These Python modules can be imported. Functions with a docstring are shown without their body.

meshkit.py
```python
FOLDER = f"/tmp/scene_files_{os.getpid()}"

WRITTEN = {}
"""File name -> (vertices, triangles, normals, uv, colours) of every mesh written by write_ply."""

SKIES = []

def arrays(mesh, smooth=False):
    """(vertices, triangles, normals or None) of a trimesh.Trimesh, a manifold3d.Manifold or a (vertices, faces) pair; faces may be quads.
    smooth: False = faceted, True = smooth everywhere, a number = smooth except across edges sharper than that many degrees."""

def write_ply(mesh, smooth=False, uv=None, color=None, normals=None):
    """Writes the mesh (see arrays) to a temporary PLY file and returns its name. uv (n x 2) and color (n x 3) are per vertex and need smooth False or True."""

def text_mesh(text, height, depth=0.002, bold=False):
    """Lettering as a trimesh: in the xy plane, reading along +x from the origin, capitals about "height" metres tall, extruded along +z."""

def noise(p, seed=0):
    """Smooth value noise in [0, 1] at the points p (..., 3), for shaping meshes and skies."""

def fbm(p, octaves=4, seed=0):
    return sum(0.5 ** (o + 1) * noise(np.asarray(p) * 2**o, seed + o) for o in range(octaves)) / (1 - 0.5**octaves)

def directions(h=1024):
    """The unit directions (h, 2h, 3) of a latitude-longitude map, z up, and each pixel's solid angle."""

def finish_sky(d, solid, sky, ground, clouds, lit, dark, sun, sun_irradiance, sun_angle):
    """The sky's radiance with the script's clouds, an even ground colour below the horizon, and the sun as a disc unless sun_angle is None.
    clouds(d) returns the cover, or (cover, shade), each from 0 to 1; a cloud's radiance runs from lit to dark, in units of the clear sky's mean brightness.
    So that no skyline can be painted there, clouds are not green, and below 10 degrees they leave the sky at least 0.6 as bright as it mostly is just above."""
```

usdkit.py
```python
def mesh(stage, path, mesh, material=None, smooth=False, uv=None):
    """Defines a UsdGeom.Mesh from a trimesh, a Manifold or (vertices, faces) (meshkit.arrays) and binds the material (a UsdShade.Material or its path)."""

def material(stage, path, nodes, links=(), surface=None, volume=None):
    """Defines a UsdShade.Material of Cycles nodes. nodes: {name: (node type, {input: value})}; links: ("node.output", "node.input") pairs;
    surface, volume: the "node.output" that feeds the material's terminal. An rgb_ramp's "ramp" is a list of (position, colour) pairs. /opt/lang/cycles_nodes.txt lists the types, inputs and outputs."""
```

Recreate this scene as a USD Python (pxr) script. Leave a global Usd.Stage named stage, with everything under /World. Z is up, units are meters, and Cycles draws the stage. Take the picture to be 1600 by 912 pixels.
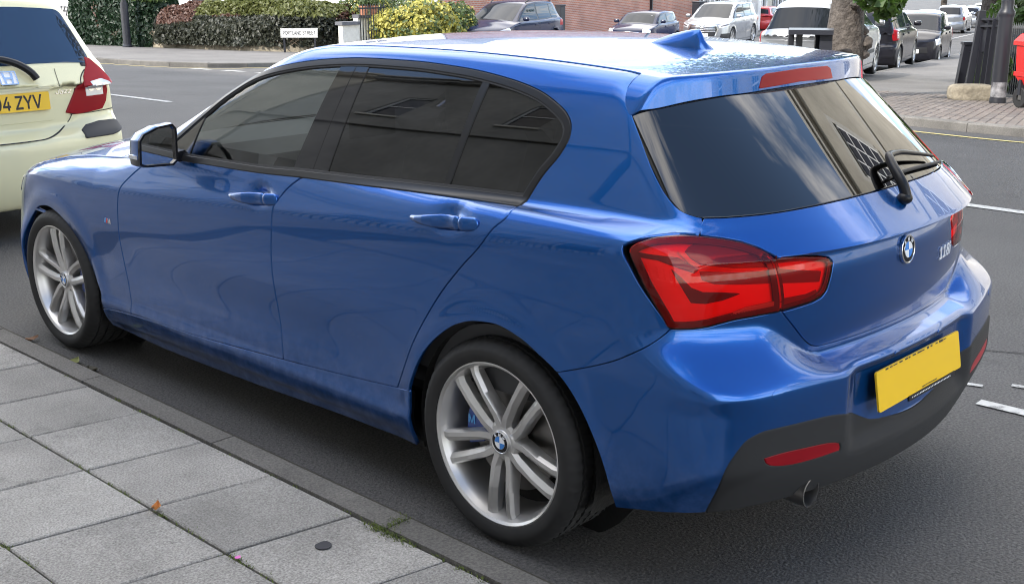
import math, random
import numpy as np, trimesh, manifold3d, shapely
from shapely.geometry import Polygon, LineString, Point, box as sbox
from shapely.ops import unary_union
from scipy.interpolate import PchipInterpolator, CubicSpline
from scipy.ndimage import gaussian_filter1d
from scipy.spatial import Delaunay
from pxr import Usd, UsdGeom, UsdLux, UsdShade, Gf, Sdf, Vt
import usdkit, meshkit

stage = Usd.Stage.CreateInMemory()
UsdGeom.SetStageUpAxis(stage, UsdGeom.Tokens.z)
UsdGeom.SetStageMetersPerUnit(stage, 1.0)
UsdGeom.Xform.Define(stage, '/World')
UsdGeom.Scope.Define(stage, '/World/Looks')

# ------------------------------------------------------------------ camera, sky, sun, exposure
EXPOSURE = 1.95; CLOUD_W = 2.7
CAM = (-3.100, -2.209, 1.644); YAW, PITCH, ROLL, FPX = 0.807, -0.27152, -0.005, 1834.6
cam = UsdGeom.Camera.Define(stage, '/World/camera')
_fw = np.array([math.sin(YAW)*math.cos(PITCH), math.cos(YAW)*math.cos(PITCH), math.sin(PITCH)])
_r = np.array([math.cos(YAW), -math.sin(YAW), 0.0]); _u = np.cross(_r, _fw)
_r2 = math.cos(ROLL)*_r + math.sin(ROLL)*_u; _u2 = math.cos(ROLL)*_u - math.sin(ROLL)*_r
cam.AddTransformOp().Set(Gf.Matrix4d(*_r2, 0, *_u2, 0, *(-_fw), 0, *CAM, 1))
cam.CreateHorizontalApertureAttr(36.0); cam.CreateVerticalApertureAttr(36.0*583/1024)
cam.CreateFocalLengthAttr(36.0*FPX/1600)
cam.CreateClippingRangeAttr(Gf.Vec2f(0.05, 2000))
cam.CreateExposureAttr(EXPOSURE)

SUN_DIR = np.array([-0.80, 0.10, 0.0]); SUN_EL = math.radians(36)
SUN_DIR = SUN_DIR/np.linalg.norm(SUN_DIR)*math.cos(SUN_EL); SUN_DIR[2] = math.sin(SUN_EL)
SUN_ROT = math.atan2(SUN_DIR[0], SUN_DIR[1])
M = {}
def mat(name, nodes, links=(), surface='p.BSDF', volume=None):
    M[name] = usdkit.material(stage, '/World/Looks/'+name, nodes, links, surface=surface, volume=volume); return M[name]
mat('sky_look', {
    'sky': ('sky_texture', {'sky_type': 'single_scattering', 'sun_disc': False, 'sun_elevation': SUN_EL, 'sun_rotation': SUN_ROT, 'aerosol_density': 0.6}),
    'tc': ('texture_coordinate', {}), 'sx': ('separate_xyz', {}),
    'zc': ('math', {'math_type': 'maximum', 'value2': 0.08}), 'inv': ('math', {'math_type': 'divide', 'value1': 1.0}),
    'pl': ('vector_math', {'math_type': 'scale'}),
    'n1': ('noise_texture', {'dimensions': '4D', 'w': CLOUD_W, 'scale': 0.9, 'detail': 7.0, 'roughness': 0.58, 'distortion': 0.4}),
    'rp': ('rgb_ramp', {'ramp': [(0.0, (0, 0, 0)), (0.46, (0, 0, 0)), (0.54, (.6, .6, .6)), (0.64, (1, 1, 1)), (1.0, (1, 1, 1))]}),
    'hz': ('map_range', {'from_min': 0.0, 'from_max': 0.25, 'to_min': 0.22, 'to_max': 0.0, 'clamp': True}),
    'mx': ('math', {'math_type': 'maximum'}),
    'cl': ('mix', {'color2': (9.5, 9.1, 8.6)}),
    'bg': ('background_shader', {'strength': 0.14})},
    [('tc.generated', 'sx.vector'), ('sx.z', 'zc.value1'), ('zc.value', 'inv.value2'), ('tc.generated', 'pl.vector1'), ('inv.value', 'pl.scale'),
     ('pl.vector', 'n1.vector'), ('n1.fac', 'rp.fac'), ('sx.z', 'hz.value'), ('rp.color', 'mx.value1'), ('hz.result', 'mx.value2'),
     ('sky.color', 'cl.color1'), ('mx.value', 'cl.fac'), ('cl.color', 'bg.color')], surface='bg.background')
dome = UsdLux.DomeLight.Define(stage, '/World/sky')
UsdShade.MaterialBindingAPI.Apply(dome.GetPrim()).Bind(M['sky_look'])
dome.GetPrim().SetCustomDataByKey('kind', 'structure'); dome.GetPrim().SetCustomDataByKey('label', 'blue daytime sky with scattered white clouds over the street')
sun = UsdLux.DistantLight.Define(stage, '/World/sun')
sun.CreateIntensityAttr(0.5); sun.CreateAngleAttr(1.5); sun.CreateNormalizeAttr(True); sun.CreateColorAttr(Gf.Vec3f(1.0, 0.94, 0.85))
_z = SUN_DIR; _x = np.cross([0, 0, 1], _z); _x /= np.linalg.norm(_x); _y = np.cross(_z, _x)
sun.AddTransformOp().Set(Gf.Matrix4d(*_x, 0, *_y, 0, *_z, 0, 0, 0, 30, 1))

# ------------------------------------------------------------------ scene helpers
_used = {}
def numbered(parent, name):
    k = (parent, name); n = _used.get(k, 0); _used[k] = n+1
    return f'{parent}/{name}' if n == 0 else f'{parent}/{name}_{n:03d}'
def pathof(p): return '/World' if p is None else str(p.GetPath())
def tag(prim, label=None, category=None, group=None, kind=None):
    pr = prim.GetPrim() if hasattr(prim, 'GetPrim') else prim
    for k, v in (('label', label), ('category', category), ('group', group), ('kind', kind)):
        if v: pr.SetCustomDataByKey(k, v)
    return pr
def thing(name, label, category, loc=(0, 0, 0), rz=0.0, group=None):
    x = UsdGeom.Xform.Define(stage, numbered('/World', name))
    x.AddTranslateOp().Set(Gf.Vec3d(*map(float, loc)))
    if rz: x.AddRotateZOp().Set(float(math.degrees(rz)))
    return tag(x, label, category, group)
def put(name, mesh, material, parent=None, normals=None, smooth=False, label=None):
    """one Mesh prim; mesh = trimesh / manifold / (V, F)"""
    path = numbered(pathof(parent), name)
    if normals is None:
        pm = usdkit.mesh(stage, path, mesh, M[material], smooth=smooth)
    else:
        V, Fc = mesh
        pm = UsdGeom.Mesh.Define(stage, path)
        pm.CreatePointsAttr(Vt.Vec3fArray.FromNumpy(np.asarray(V, np.float32)))
        pm.CreateFaceVertexCountsAttr(Vt.IntArray.FromNumpy(np.full(len(Fc), 3, np.int32)))
        pm.CreateFaceVertexIndicesAttr(Vt.IntArray.FromNumpy(np.asarray(Fc, np.int32).ravel()))
        pm.CreateSubdivisionSchemeAttr('none')
        pm.CreateNormalsAttr(Vt.Vec3fArray.FromNumpy(np.asarray(normals, np.float32))); pm.SetNormalsInterpolation('vertex')
        UsdShade.MaterialBindingAPI.Apply(pm.GetPrim()).Bind(M[material])
    pr = pm.GetPrim()
    if label: pr.SetCustomDataByKey('label', label)
    return pr
def copy_of(src, name, loc, rz=0.0, label=None, group=None, scale=None):
    x = UsdGeom.Xform.Define(stage, numbered('/World', name))
    x.GetPrim().GetReferences().AddInternalReference(src.GetPath())
    x.ClearXformOpOrder(); 
    for a in list(x.GetPrim().GetAttributes()):
        pass
    t = UsdGeom.XformCommonAPI(x)
    x.AddTransformOp(opSuffix='place').Set(Gf.Matrix4d(np.array([[math.cos(rz)*(scale or 1), math.sin(rz)*(scale or 1), 0, 0], [-math.sin(rz)*(scale or 1), math.cos(rz)*(scale or 1), 0, 0], [0, 0, (scale or 1), 0], [*map(float, loc), 1]]).tolist()))
    x.GetPrim().SetInstanceable(True)
    return tag(x, label, src.GetCustomDataByKey('category'), group)
cat = trimesh.util.concatenate
def tbox(sx, sy, sz, c=(0, 0, 0), rz=0.0):
    b = trimesh.creation.box((sx, sy, sz))
    if rz: b.apply_transform(trimesh.transformations.rotation_matrix(rz, (0, 0, 1)))
    b.apply_translation(c); return b
def rbox(sx, sy, sz, r, c=(0, 0, 0), n=8):
    """box with rounded edges (hull of spheres)"""
    s = trimesh.creation.icosphere(subdivisions=1 if n < 10 else 2, radius=r).vertices
    P = np.vstack([s+np.array([i*(sx/2-r), j*(sy/2-r), k*(sz/2-r)]) for i in (-1, 1) for j in (-1, 1) for k in (-1, 1)])
    h = trimesh.convex.convex_hull(P); h.apply_translation(c); return h
def hull(P): return trimesh.convex.convex_hull(np.asarray(P, float))
def tube(pts, r, n=8, cap=True):
    """tapered tube through points; r scalar or list"""
    pts = np.asarray(pts, float); rr = np.broadcast_to(np.asarray(r, float), (len(pts),))
    d = np.gradient(pts, axis=0); d /= np.linalg.norm(d, axis=1, keepdims=True)
    ref = np.array([0, 0, 1.0]) if abs(d[0][2]) < .9 else np.array([1.0, 0, 0])
    V = []
    for p, t, q in zip(pts, d, rr):
        a = np.cross(t, ref); a /= np.linalg.norm(a)+1e-12; b = np.cross(t, a)
        th = np.linspace(0, 2*np.pi, n, endpoint=False)
        V.append(p+q*(np.cos(th)[:, None]*a+np.sin(th)[:, None]*b))
    m = len(pts); V = np.vstack(V); Fc = []
    for i in range(m-1):
        for j in range(n):
            a, b, c, e = i*n+j, i*n+(j+1) % n, (i+1)*n+j, (i+1)*n+(j+1) % n
            Fc += [(a, c, b), (b, c, e)]
    if cap:
        V = np.vstack([V, pts[0], pts[-1]]); k = m*n
        for j in range(n):
            Fc += [(k, j, (j+1) % n), (k+1, (m-1)*n+(j+1) % n, (m-1)*n+j)]
    t = trimesh.Trimesh(V, Fc, process=False); t.fix_normals() if False else None
    return t
def revolve_x(profile, n=64):
    """surface of revolution about the x axis; profile = (x, r) list"""
    p = np.asarray(profile, float); th = np.linspace(0, 2*np.pi, n, endpoint=False)
    V = np.stack([np.repeat(p[:, 0][None], n, 0), p[:, 1][None]*np.cos(th)[:, None], p[:, 1][None]*np.sin(th)[:, None]], -1).reshape(-1, 3)
    m = len(p); Fc = []
    for i in range(n):
        j = (i+1) % n
        for k in range(m-1):
            a, b, c, e = i*m+k, i*m+k+1, j*m+k, j*m+k+1
            Fc += [(a, b, c), (b, e, c)]
    return trimesh.Trimesh(V, Fc, process=False)
def P(*pts, s=0.0):
    """profile curve through (t, value) points, rounded over a length s so that its curvature is continuous"""
    a = np.array(sorted(pts)); a[:, 0] += np.arange(len(a))*1e-6; f = PchipInterpolator(a[:, 0], a[:, 1]); lo, hi = a[0, 0], a[-1, 0]
    if not s: return lambda t: f(np.clip(t, lo, hi))
    h = s/8; t = np.arange(lo-4*s, hi+4*s, h); v = f(np.clip(t, lo, hi)); v[t < lo] += (t[t < lo]-lo)*f.derivative()(lo); v[t > hi] += (t[t > hi]-hi)*f.derivative()(hi)
    g = CubicSpline(t, gaussian_filter1d(v, 8)); return lambda q: g(np.clip(q, lo-2*s, hi+2*s))
def smax(a, b, k):
    k = .75*k; h = np.maximum(k-np.abs(a-b), 0)/k; return np.maximum(a, b)+h**3*k/6
def smin(a, b, k): return -smax(-a, -b, k)
def sstep(t, a, b):
    t = np.clip((t-a)/(b-a), 0, 1); return t*t*(3-2*t)
def curve(pts, step=.012):
    """smooth open curve through points (Catmull-Rom by chord length)"""
    p = np.asarray(pts, float); s = np.r_[0, np.cumsum(np.linalg.norm(np.diff(p, axis=0), axis=1))]
    t = np.linspace(0, s[-1], max(3, int(s[-1]/step)+1))
    return PchipInterpolator(s, p, axis=0)(t)

# ------------------------------------------------------------------ panels: 2-D outlines laid on a body surface F = 0
def grad(F, p, e=1.5e-3):
    g = np.stack([F(p+e*d)-F(p-e*d) for d in np.eye(3)], -1); return g/(np.linalg.norm(g, axis=-1, keepdims=True)+1e-12)
def hit(F, o, d, t0, t1, n=70, off=0.0):
    o = np.asarray(o, float); d = np.broadcast_to(np.asarray(d, float), o.shape)
    ts = np.linspace(t0, t1, n); v = np.stack([F(o+t*d) for t in ts], 0)-off
    neg = v < 0; has = neg.any(0); i = np.where(has, neg.argmax(0), np.argmin(v, 0))
    lo = ts[np.maximum(i-1, 0)]; hi = ts[i]
    for _ in range(22):
        m = (lo+hi)/2; q = F(o+m[..., None]*d)-off < 0
        hi = np.where(has & q, m, hi); lo = np.where(has & ~q, m, lo)
    p = o+np.where(has, hi, ts[i])[..., None]*d
    if (~has).any():
        b = ~has; q = p[b]
        for _ in range(6):
            q = q-(F(q)-off)[:, None]*grad(F, q)*.8
        p[b] = q
    return p
class Flat:
    def __init__(s, e1, e2, d, dist=4.0, n=90):
        s.e1, s.e2, s.d = (np.asarray(v, float)/np.linalg.norm(v) for v in (e1, e2, d)); s.dist = dist; s.n = n
    def to2(s, p): p = np.asarray(p, float); return np.stack([p@s.e1, p@s.e2], -1)
    def at(s, F, q, off=0.0, c=(0, 0, 0)):
        q = np.asarray(q, float); o = q[:, :1]*s.e1+q[:, 1:2]*s.e2-s.d*s.dist
        return hit(F, o, s.d, 0, s.dist*2, s.n, off)
SIDE = Flat((0, 1, 0), (0, 0, 1), (1, 0, 0), 1.4, 50)
REAR = Flat((1, 0, 0), (0, 0, 1), (0, 1, 0), 5.0, 160)
FRONT = Flat((1, 0, 0), (0, 0, 1), (0, -1, 0), 5.0, 160)
TOP = Flat((1, 0, 0), (0, 1, 0), (0, 0, -1), 2.2, 70)
HATCH = Flat((1, 0, 0), (0, 1, 1), (0, 1, -1), 4.0, 120)
SCREEN = Flat((1, 0, 0), (0, -1, 1), (0, -1, -1), 4.0, 120)
class Cyl:
    """rays towards a vertical axis at (0, yc); coordinates (0.9*angle, z), angle 0 = straight back (sgn=1) or front (sgn=-1)"""
    def __init__(s, yc, sgn=1): s.yc, s.sgn = yc, sgn
    def to2(s, p):
        p = np.asarray(p, float); return np.stack([.9*np.arctan2(p[..., 0], -(p[..., 1]-s.yc)*s.sgn), p[..., 2]], -1)
    def at(s, F, q, off=0.0):
        q = np.asarray(q, float); a = q[:, 0]/.9; dx, dy = np.sin(a), -np.cos(a)*s.sgn
        d = np.stack([-dx, -dy, 0*dx], -1); o = np.stack([dx*1.9, s.yc+dy*1.9, q[:, 1]], -1)
        return hit(F, o, d, 0, 1.8, 80, off)
def rings_of(poly): return [poly.exterior]+list(poly.interiors)
def tri2d(poly, h):
    pts, rings = [], []
    for rg in rings_of(poly):
        n = max(4, int(np.ceil(rg.length/(h*.6))))
        c = np.asarray(rg.segmentize(h*.6).coords)[:-1]
        rings.append((len(pts), len(c))); pts += list(c)
    x0, y0, x1, y1 = poly.bounds
    gx, gy = np.meshgrid(np.arange(x0, x1, h), np.arange(y0, y1, h*.866)); gx[1::2] += h/2
    inner = poly.buffer(-h*.45)
    ok = shapely.contains_xy(inner, gx.ravel(), gy.ravel()) if not inner.is_empty else np.zeros(gx.size, bool)
    Q = np.vstack([np.array(pts), np.stack([gx.ravel()[ok], gy.ravel()[ok]], -1)])
    t = Delaunay(Q+np.random.RandomState(1).uniform(-1e-6, 1e-6, Q.shape)).simplices
    c = Q[t].mean(1); k = shapely.contains_xy(poly, c[:, 0], c[:, 1])
    t = t[k]; a = np.cross(Q[t[:, 1]]-Q[t[:, 0]], Q[t[:, 2]]-Q[t[:, 0]]); t = t[np.abs(a) > 1e-10]
    return Q, t, rings
def clean(poly):
    poly = poly if poly.is_valid else poly.buffer(0)
    return max(poly.geoms, key=lambda g: g.area) if hasattr(poly, 'geoms') else poly
def panel(F, chart, poly, off=0.0, h=.025, skirt=.012, bevel=.0016, mirror=False, gap=0.0):
    """(V, F, N) of the outline laid on the surface, with rolled-in edges"""
    if not isinstance(poly, Polygon): poly = Polygon(poly)
    poly = clean(poly.buffer(0))
    if gap: poly = clean(poly.buffer(-gap))
    Q, t, rings = tri2d(poly, h)
    V = chart.at(F, Q, off); N = grad(F, V)
    fn = np.cross(V[t[:, 1]]-V[t[:, 0]], V[t[:, 2]]-V[t[:, 0]])
    fl = (fn*N[t].mean(1)).sum(1) < 0; t[fl] = t[fl][:, ::-1]
    VV, NN, TT = [V], [N], [t]; n0 = len(V)
    if skirt:
        for s, n in rings:
            idx = np.arange(s, s+n); p, nn = V[idx], N[idx]
            tg = np.roll(p, -1, 0)-np.roll(p, 1, 0); tg /= np.linalg.norm(tg, axis=1, keepdims=True)+1e-12
            outd = np.cross(tg, nn); outd /= np.linalg.norm(outd, axis=1, keepdims=True)+1e-12
            q = Q[idx]; mid = (V[idx]+outd*.002)
            # decide the outward sign with the 2-D outline
            tw = np.roll(q, -1, 0)-np.roll(q, 1, 0); nrm2 = np.stack([tw[:, 1], -tw[:, 0]], -1); nrm2 /= np.linalg.norm(nrm2, axis=1, keepdims=True)+1e-12
            tst = q+nrm2*1e-3; inside = shapely.contains_xy(poly, tst[:, 0], tst[:, 1]).mean() > .5
            e3 = chart.at(F, q[:1]+nrm2[:1]*2e-3*(-1 if inside else 1), off)-p[:1]
            if (e3*outd[:1]).sum() < 0: outd = -outd
            r1 = p+outd*bevel*.8-nn*bevel; r2 = r1-nn*skirt
            n1 = outd*.75+nn*.66; n1 /= np.linalg.norm(n1, axis=1, keepdims=True)
            b = n0; VV += [r1, r2]; NN += [n1, outd]; 
            a0, a1 = idx, np.roll(idx, -1); b0 = b+np.arange(n); b1 = np.roll(b0, -1); c0 = b0+n; c1 = b1+n
            for A0, A1, B0, B1 in ((a0, a1, b0, b1), (b0, b1, c0, c1)):
                f2 = np.vstack([np.stack([A0, B0, A1], -1), np.stack([A1, B0, B1], -1)])
                TT.append(f2)
            n0 += 2*n
        VV, NN, TT = np.vstack(VV), np.vstack(NN), np.vstack(TT)
        fn = np.cross(VV[TT[:, 1]]-VV[TT[:, 0]], VV[TT[:, 2]]-VV[TT[:, 0]]); fl = (fn*NN[TT].mean(1)).sum(1) < 0; TT[fl] = TT[fl][:, ::-1]
    else: VV, NN, TT = V, N, t
    if mirror: VV, NN, TT = VV*[-1, 1, 1], NN*[-1, 1, 1], TT[:, ::-1]
    return VV, TT, NN
def lay(name, material, parent, F, chart, poly, both=False, label=None, **kw):
    """lay a panel (and its mirror image on the other side) as parts of parent"""
    v, t, n = panel(F, chart, poly, **kw)
    a = put(name, (v, t), material, parent, normals=n, label=label)
    if both:
        b = put(name, (v*[-1, 1, 1], t[:, ::-1]), material, parent, normals=n*[-1, 1, 1], label=label)
        return a, b
    return a

# ------------------------------------------------------------------ materials
def pbr(name, color, rough=.5, metal=0.0, **kw):
    return mat(name, {'p': ('principled_bsdf', dict(base_color=color, roughness=rough, metallic=metal, **kw))})
def paint(name, color, metal=.55, rough=.32):
    return mat(name, {'g': ('geometry', {}), 'n': ('noise_texture', {'scale': 900.0, 'detail': 1.0}), 'n2': ('noise_texture', {'scale': 2.2, 'detail': 3.0}),
        'r': ('map_range', {'from_min': .3, 'from_max': .7, 'to_min': .9, 'to_max': 1.12}),
        'cm': ('vector_math', {'math_type': 'scale', 'vector1': color}),
        'rr': ('map_range', {'from_min': .35, 'from_max': .7, 'to_min': .012, 'to_max': .05, 'clamp': True}),
        'p': ('principled_bsdf', {'metallic': metal, 'roughness': rough, 'coat_weight': 1.0, 'coat_ior': 1.5})},
        [('g.position', 'n.vector'), ('n.fac', 'r.value'), ('r.result', 'cm.scale'), ('cm.vector', 'p.base_color'), ('g.position', 'n2.vector'), ('n2.fac', 'rr.value'), ('rr.result', 'p.coat_roughness')])
def pane(name, color, ior=1.55, rough=0.0, gcol=(1, 1, 1)):
    return mat(name, {'t': ('transparent_bsdf', {'color': color}), 'g': ('glossy_bsdf', {'color': gcol, 'roughness': rough}), 'f': ('fresnel', {'IOR': ior}), 'm': ('mix_closure', {})},
        [('f.fac', 'm.fac'), ('t.BSDF', 'm.closure1'), ('g.BSDF', 'm.closure2')], surface='m.closure')
def rough_mat(name, c1, c2, scale, rough=.8, bump=.3, dist=.01, scale2=None, stains=None, metal=0.0, detail=6.0, sharp=0.0, rnd=0.0, spots=None):
    """two-tone noise colour with fine relief"""
    n = {'g': ('geometry', {}), 'n': ('noise_texture', {'scale': scale, 'detail': detail, 'roughness': .65}), 'r': ('rgb_ramp', {'ramp': [(.3+.14*sharp, c1), (.7-.14*sharp, c2)]}),
         'n2': ('noise_texture', {'scale': scale2 or scale*4, 'detail': 4.0}), 'b': ('bump', {'strength': bump, 'distance': dist}),
         'p': ('principled_bsdf', {'roughness': rough, 'metallic': metal})}
    l = [('g.position', 'n.vector'), ('n.fac', 'r.fac'), ('g.position', 'n2.vector'), ('n2.fac', 'b.height'), ('b.normal', 'p.normal')]
    if stains:
        n['n3'] = ('noise_texture', {'scale': stains, 'detail': 5.0, 'roughness': .6}); n['r3'] = ('map_range', {'from_min': .35, 'from_max': .65, 'to_min': .72, 'to_max': 1.12, 'clamp': True})
        n['v'] = ('vector_math', {'math_type': 'scale'})
        l += [('g.position', 'n3.vector'), ('n3.fac', 'r3.value'), ('r.color', 'v.vector1'), ('r3.result', 'v.scale'), ('v.vector', 'p.base_color')]
    else: l += [('r.color', 'p.base_color')]
    last = 'v.vector' if stains else 'r.color'
    if spots:       # small dark specks and grime with a shape of their own
        n.update({'n4': ('noise_texture', {'scale': spots, 'detail': 8.0, 'roughness': .75}), 'r4': ('map_range', {'from_min': .60, 'from_max': .74, 'to_min': 1.0, 'to_max': .45, 'clamp': True}), 'v4': ('vector_math', {'math_type': 'scale'})})
        l = [q for q in l if q[1] != 'p.base_color']+[('g.position', 'n4.vector'), ('n4.fac', 'r4.value'), (last, 'v4.vector1'), ('r4.result', 'v4.scale'), ('v4.vector', 'p.base_color')]; last = 'v4.vector'
    if rnd:         # every piece its own tone
        n.update({'oi': ('object_info', {}), 'r5': ('map_range', {'from_min': 0.0, 'from_max': 1.0, 'to_min': 1-rnd, 'to_max': 1+rnd*.6}), 'v5': ('vector_math', {'math_type': 'scale'})})
        l = [q for q in l if q[1] != 'p.base_color']+[('oi.random', 'r5.value'), (last, 'v5.vector1'), ('r5.result', 'v5.scale'), ('v5.vector', 'p.base_color')]
    return mat(name, n, l)
mat('blue_paint', {'g': ('geometry', {}), 'n': ('noise_texture', {'scale': 900.0, 'detail': 1.0}), 'n2': ('noise_texture', {'scale': 2.2, 'detail': 3.0}), 'n3': ('noise_texture', {'scale': 14.0, 'detail': 7.0, 'roughness': .7}),
    'r': ('map_range', {'from_min': .3, 'from_max': .7, 'to_min': .88, 'to_max': 1.14}), 'cm': ('vector_math', {'math_type': 'scale', 'vector1': (.001, .072, .285)}),
    'sx': ('separate_xyz', {}), 'dz': ('map_range', {'from_min': .52, 'from_max': .20, 'to_min': 0.0, 'to_max': .42, 'clamp': True}), 'dn': ('map_range', {'from_min': .38, 'from_max': .68, 'to_min': .1, 'to_max': 1.0, 'clamp': True}), 'dm': ('math', {'math_type': 'multiply'}),
    'mx': ('mix', {'color2': (.10, .095, .085)}), 'me': ('map_range', {'from_min': 0, 'from_max': .42, 'to_min': .88, 'to_max': .35, 'clamp': True}),
    'rr': ('map_range', {'from_min': .35, 'from_max': .7, 'to_min': .0, 'to_max': .02, 'clamp': True}), 'ra': ('math', {'math_type': 'multiply_add', 'value2': .35}),
    'p': ('principled_bsdf', {'roughness': .24, 'coat_weight': 1.0, 'coat_ior': 1.48})},
    [('g.position', 'n.vector'), ('n.fac', 'r.value'), ('r.result', 'cm.scale'), ('g.position', 'n2.vector'), ('n2.fac', 'rr.value'), ('g.position', 'n3.vector'), ('n3.fac', 'dn.value'), ('g.position', 'sx.vector'), ('sx.z', 'dz.value'), ('dz.result', 'dm.value1'), ('dn.result', 'dm.value2'),
     ('cm.vector', 'mx.color1'), ('dm.value', 'mx.fac'), ('mx.color', 'p.base_color'), ('dm.value', 'me.value'), ('me.result', 'p.metallic'), ('dm.value', 'ra.value1'), ('rr.result', 'ra.value3'), ('ra.value', 'p.coat_roughness')])
pbr('blue_inner', (.01, .04, .15), .5)
pane('clear_glass', (.80, .86, .85)); pane('front_glass', (.78, .84, .82), 1.45); pane('privacy_glass', (.06, .06, .065), 1.5); pane('hatch_glass', (.02, .02, .024), 1.68)
pbr('black_trim', (.006, .006, .007), .34, specular_ior_level=.3); pbr('gloss_black', (.004, .004, .005), .04, specular_ior_level=.5); pbr('seal_rubber', (.010, .010, .011), .6)
rough_mat('valance_plastic', (.006, .0063, .0075), (.010, .0105, .0115), 300, .7, .25, .002)
pbr('dark_inside', (.006, .006, .007), .8); pbr('cabin_dark', (.055, .056, .06), .7); pbr('cabin_grey', (.22, .22, .23), .7); pbr('cabin_light', (.35, .35, .34), .7)
rough_mat('under_black', (.008, .008, .008), (.015, .014, .013), 20, .9)
rough_mat('tyre_rubber', (.008, .008, .0085), (.014, .0135, .0135), 30, .72, .2, .002)
pbr('alloy', (.56, .55, .54), .34, .8); pbr('alloy_dust', (.33, .32, .31), .45, .6); pbr('chrome', (.82, .82, .83), .16, 1.0); pbr('steel', (.26, .25, .24), .38, 1.0)
pbr('lettering_silver', (.75, .76, .78), .25, .3); pbr('caliper_blue', (.02, .06, .28), .35, coat_weight=.6); pbr('white_print', (.8, .8, .8), .5); pbr('black_print', (.01, .01, .01), .5); pbr('roundel_blue', (.02, .18, .55), .3, coat_weight=1.0)
pbr('roundel_white', (.75, .76, .78), .3, coat_weight=1.0); pbr('m_red', (.55, .02, .02), .4); pbr('m_light_blue', (.1, .35, .7), .4)
pane('lens_red', (1.0, .16, .12), 1.4, 0.0); pbr('lamp_red', (.95, .03, .018), .35); pbr('lamp_red_dark', (.20, .012, .012), .3, coat_weight=.5); pbr('lamp_maroon', (.09, .012, .016), .25, coat_weight=.5); pbr('lamp_orange', (.9, .16, .02), .35)
pbr('red_plastic', (.22, .005, .010), .28, specular_ior_level=.2); pbr('lamp_clear', (.55, .56, .57), .12, .4, coat_weight=1.0); pbr('lamp_smoke', (.05, .04, .045), .2, coat_weight=1.0)
pbr('plate_yellow', (.70, .43, .0), .45, coat_weight=.3); pbr('plate_white', (.75, .75, .73), .45); pbr('mirror_silver', (.9, .9, .9), .0, 1.0)
pbr('mouth_black', (.01, .01, .011), .35)

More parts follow.
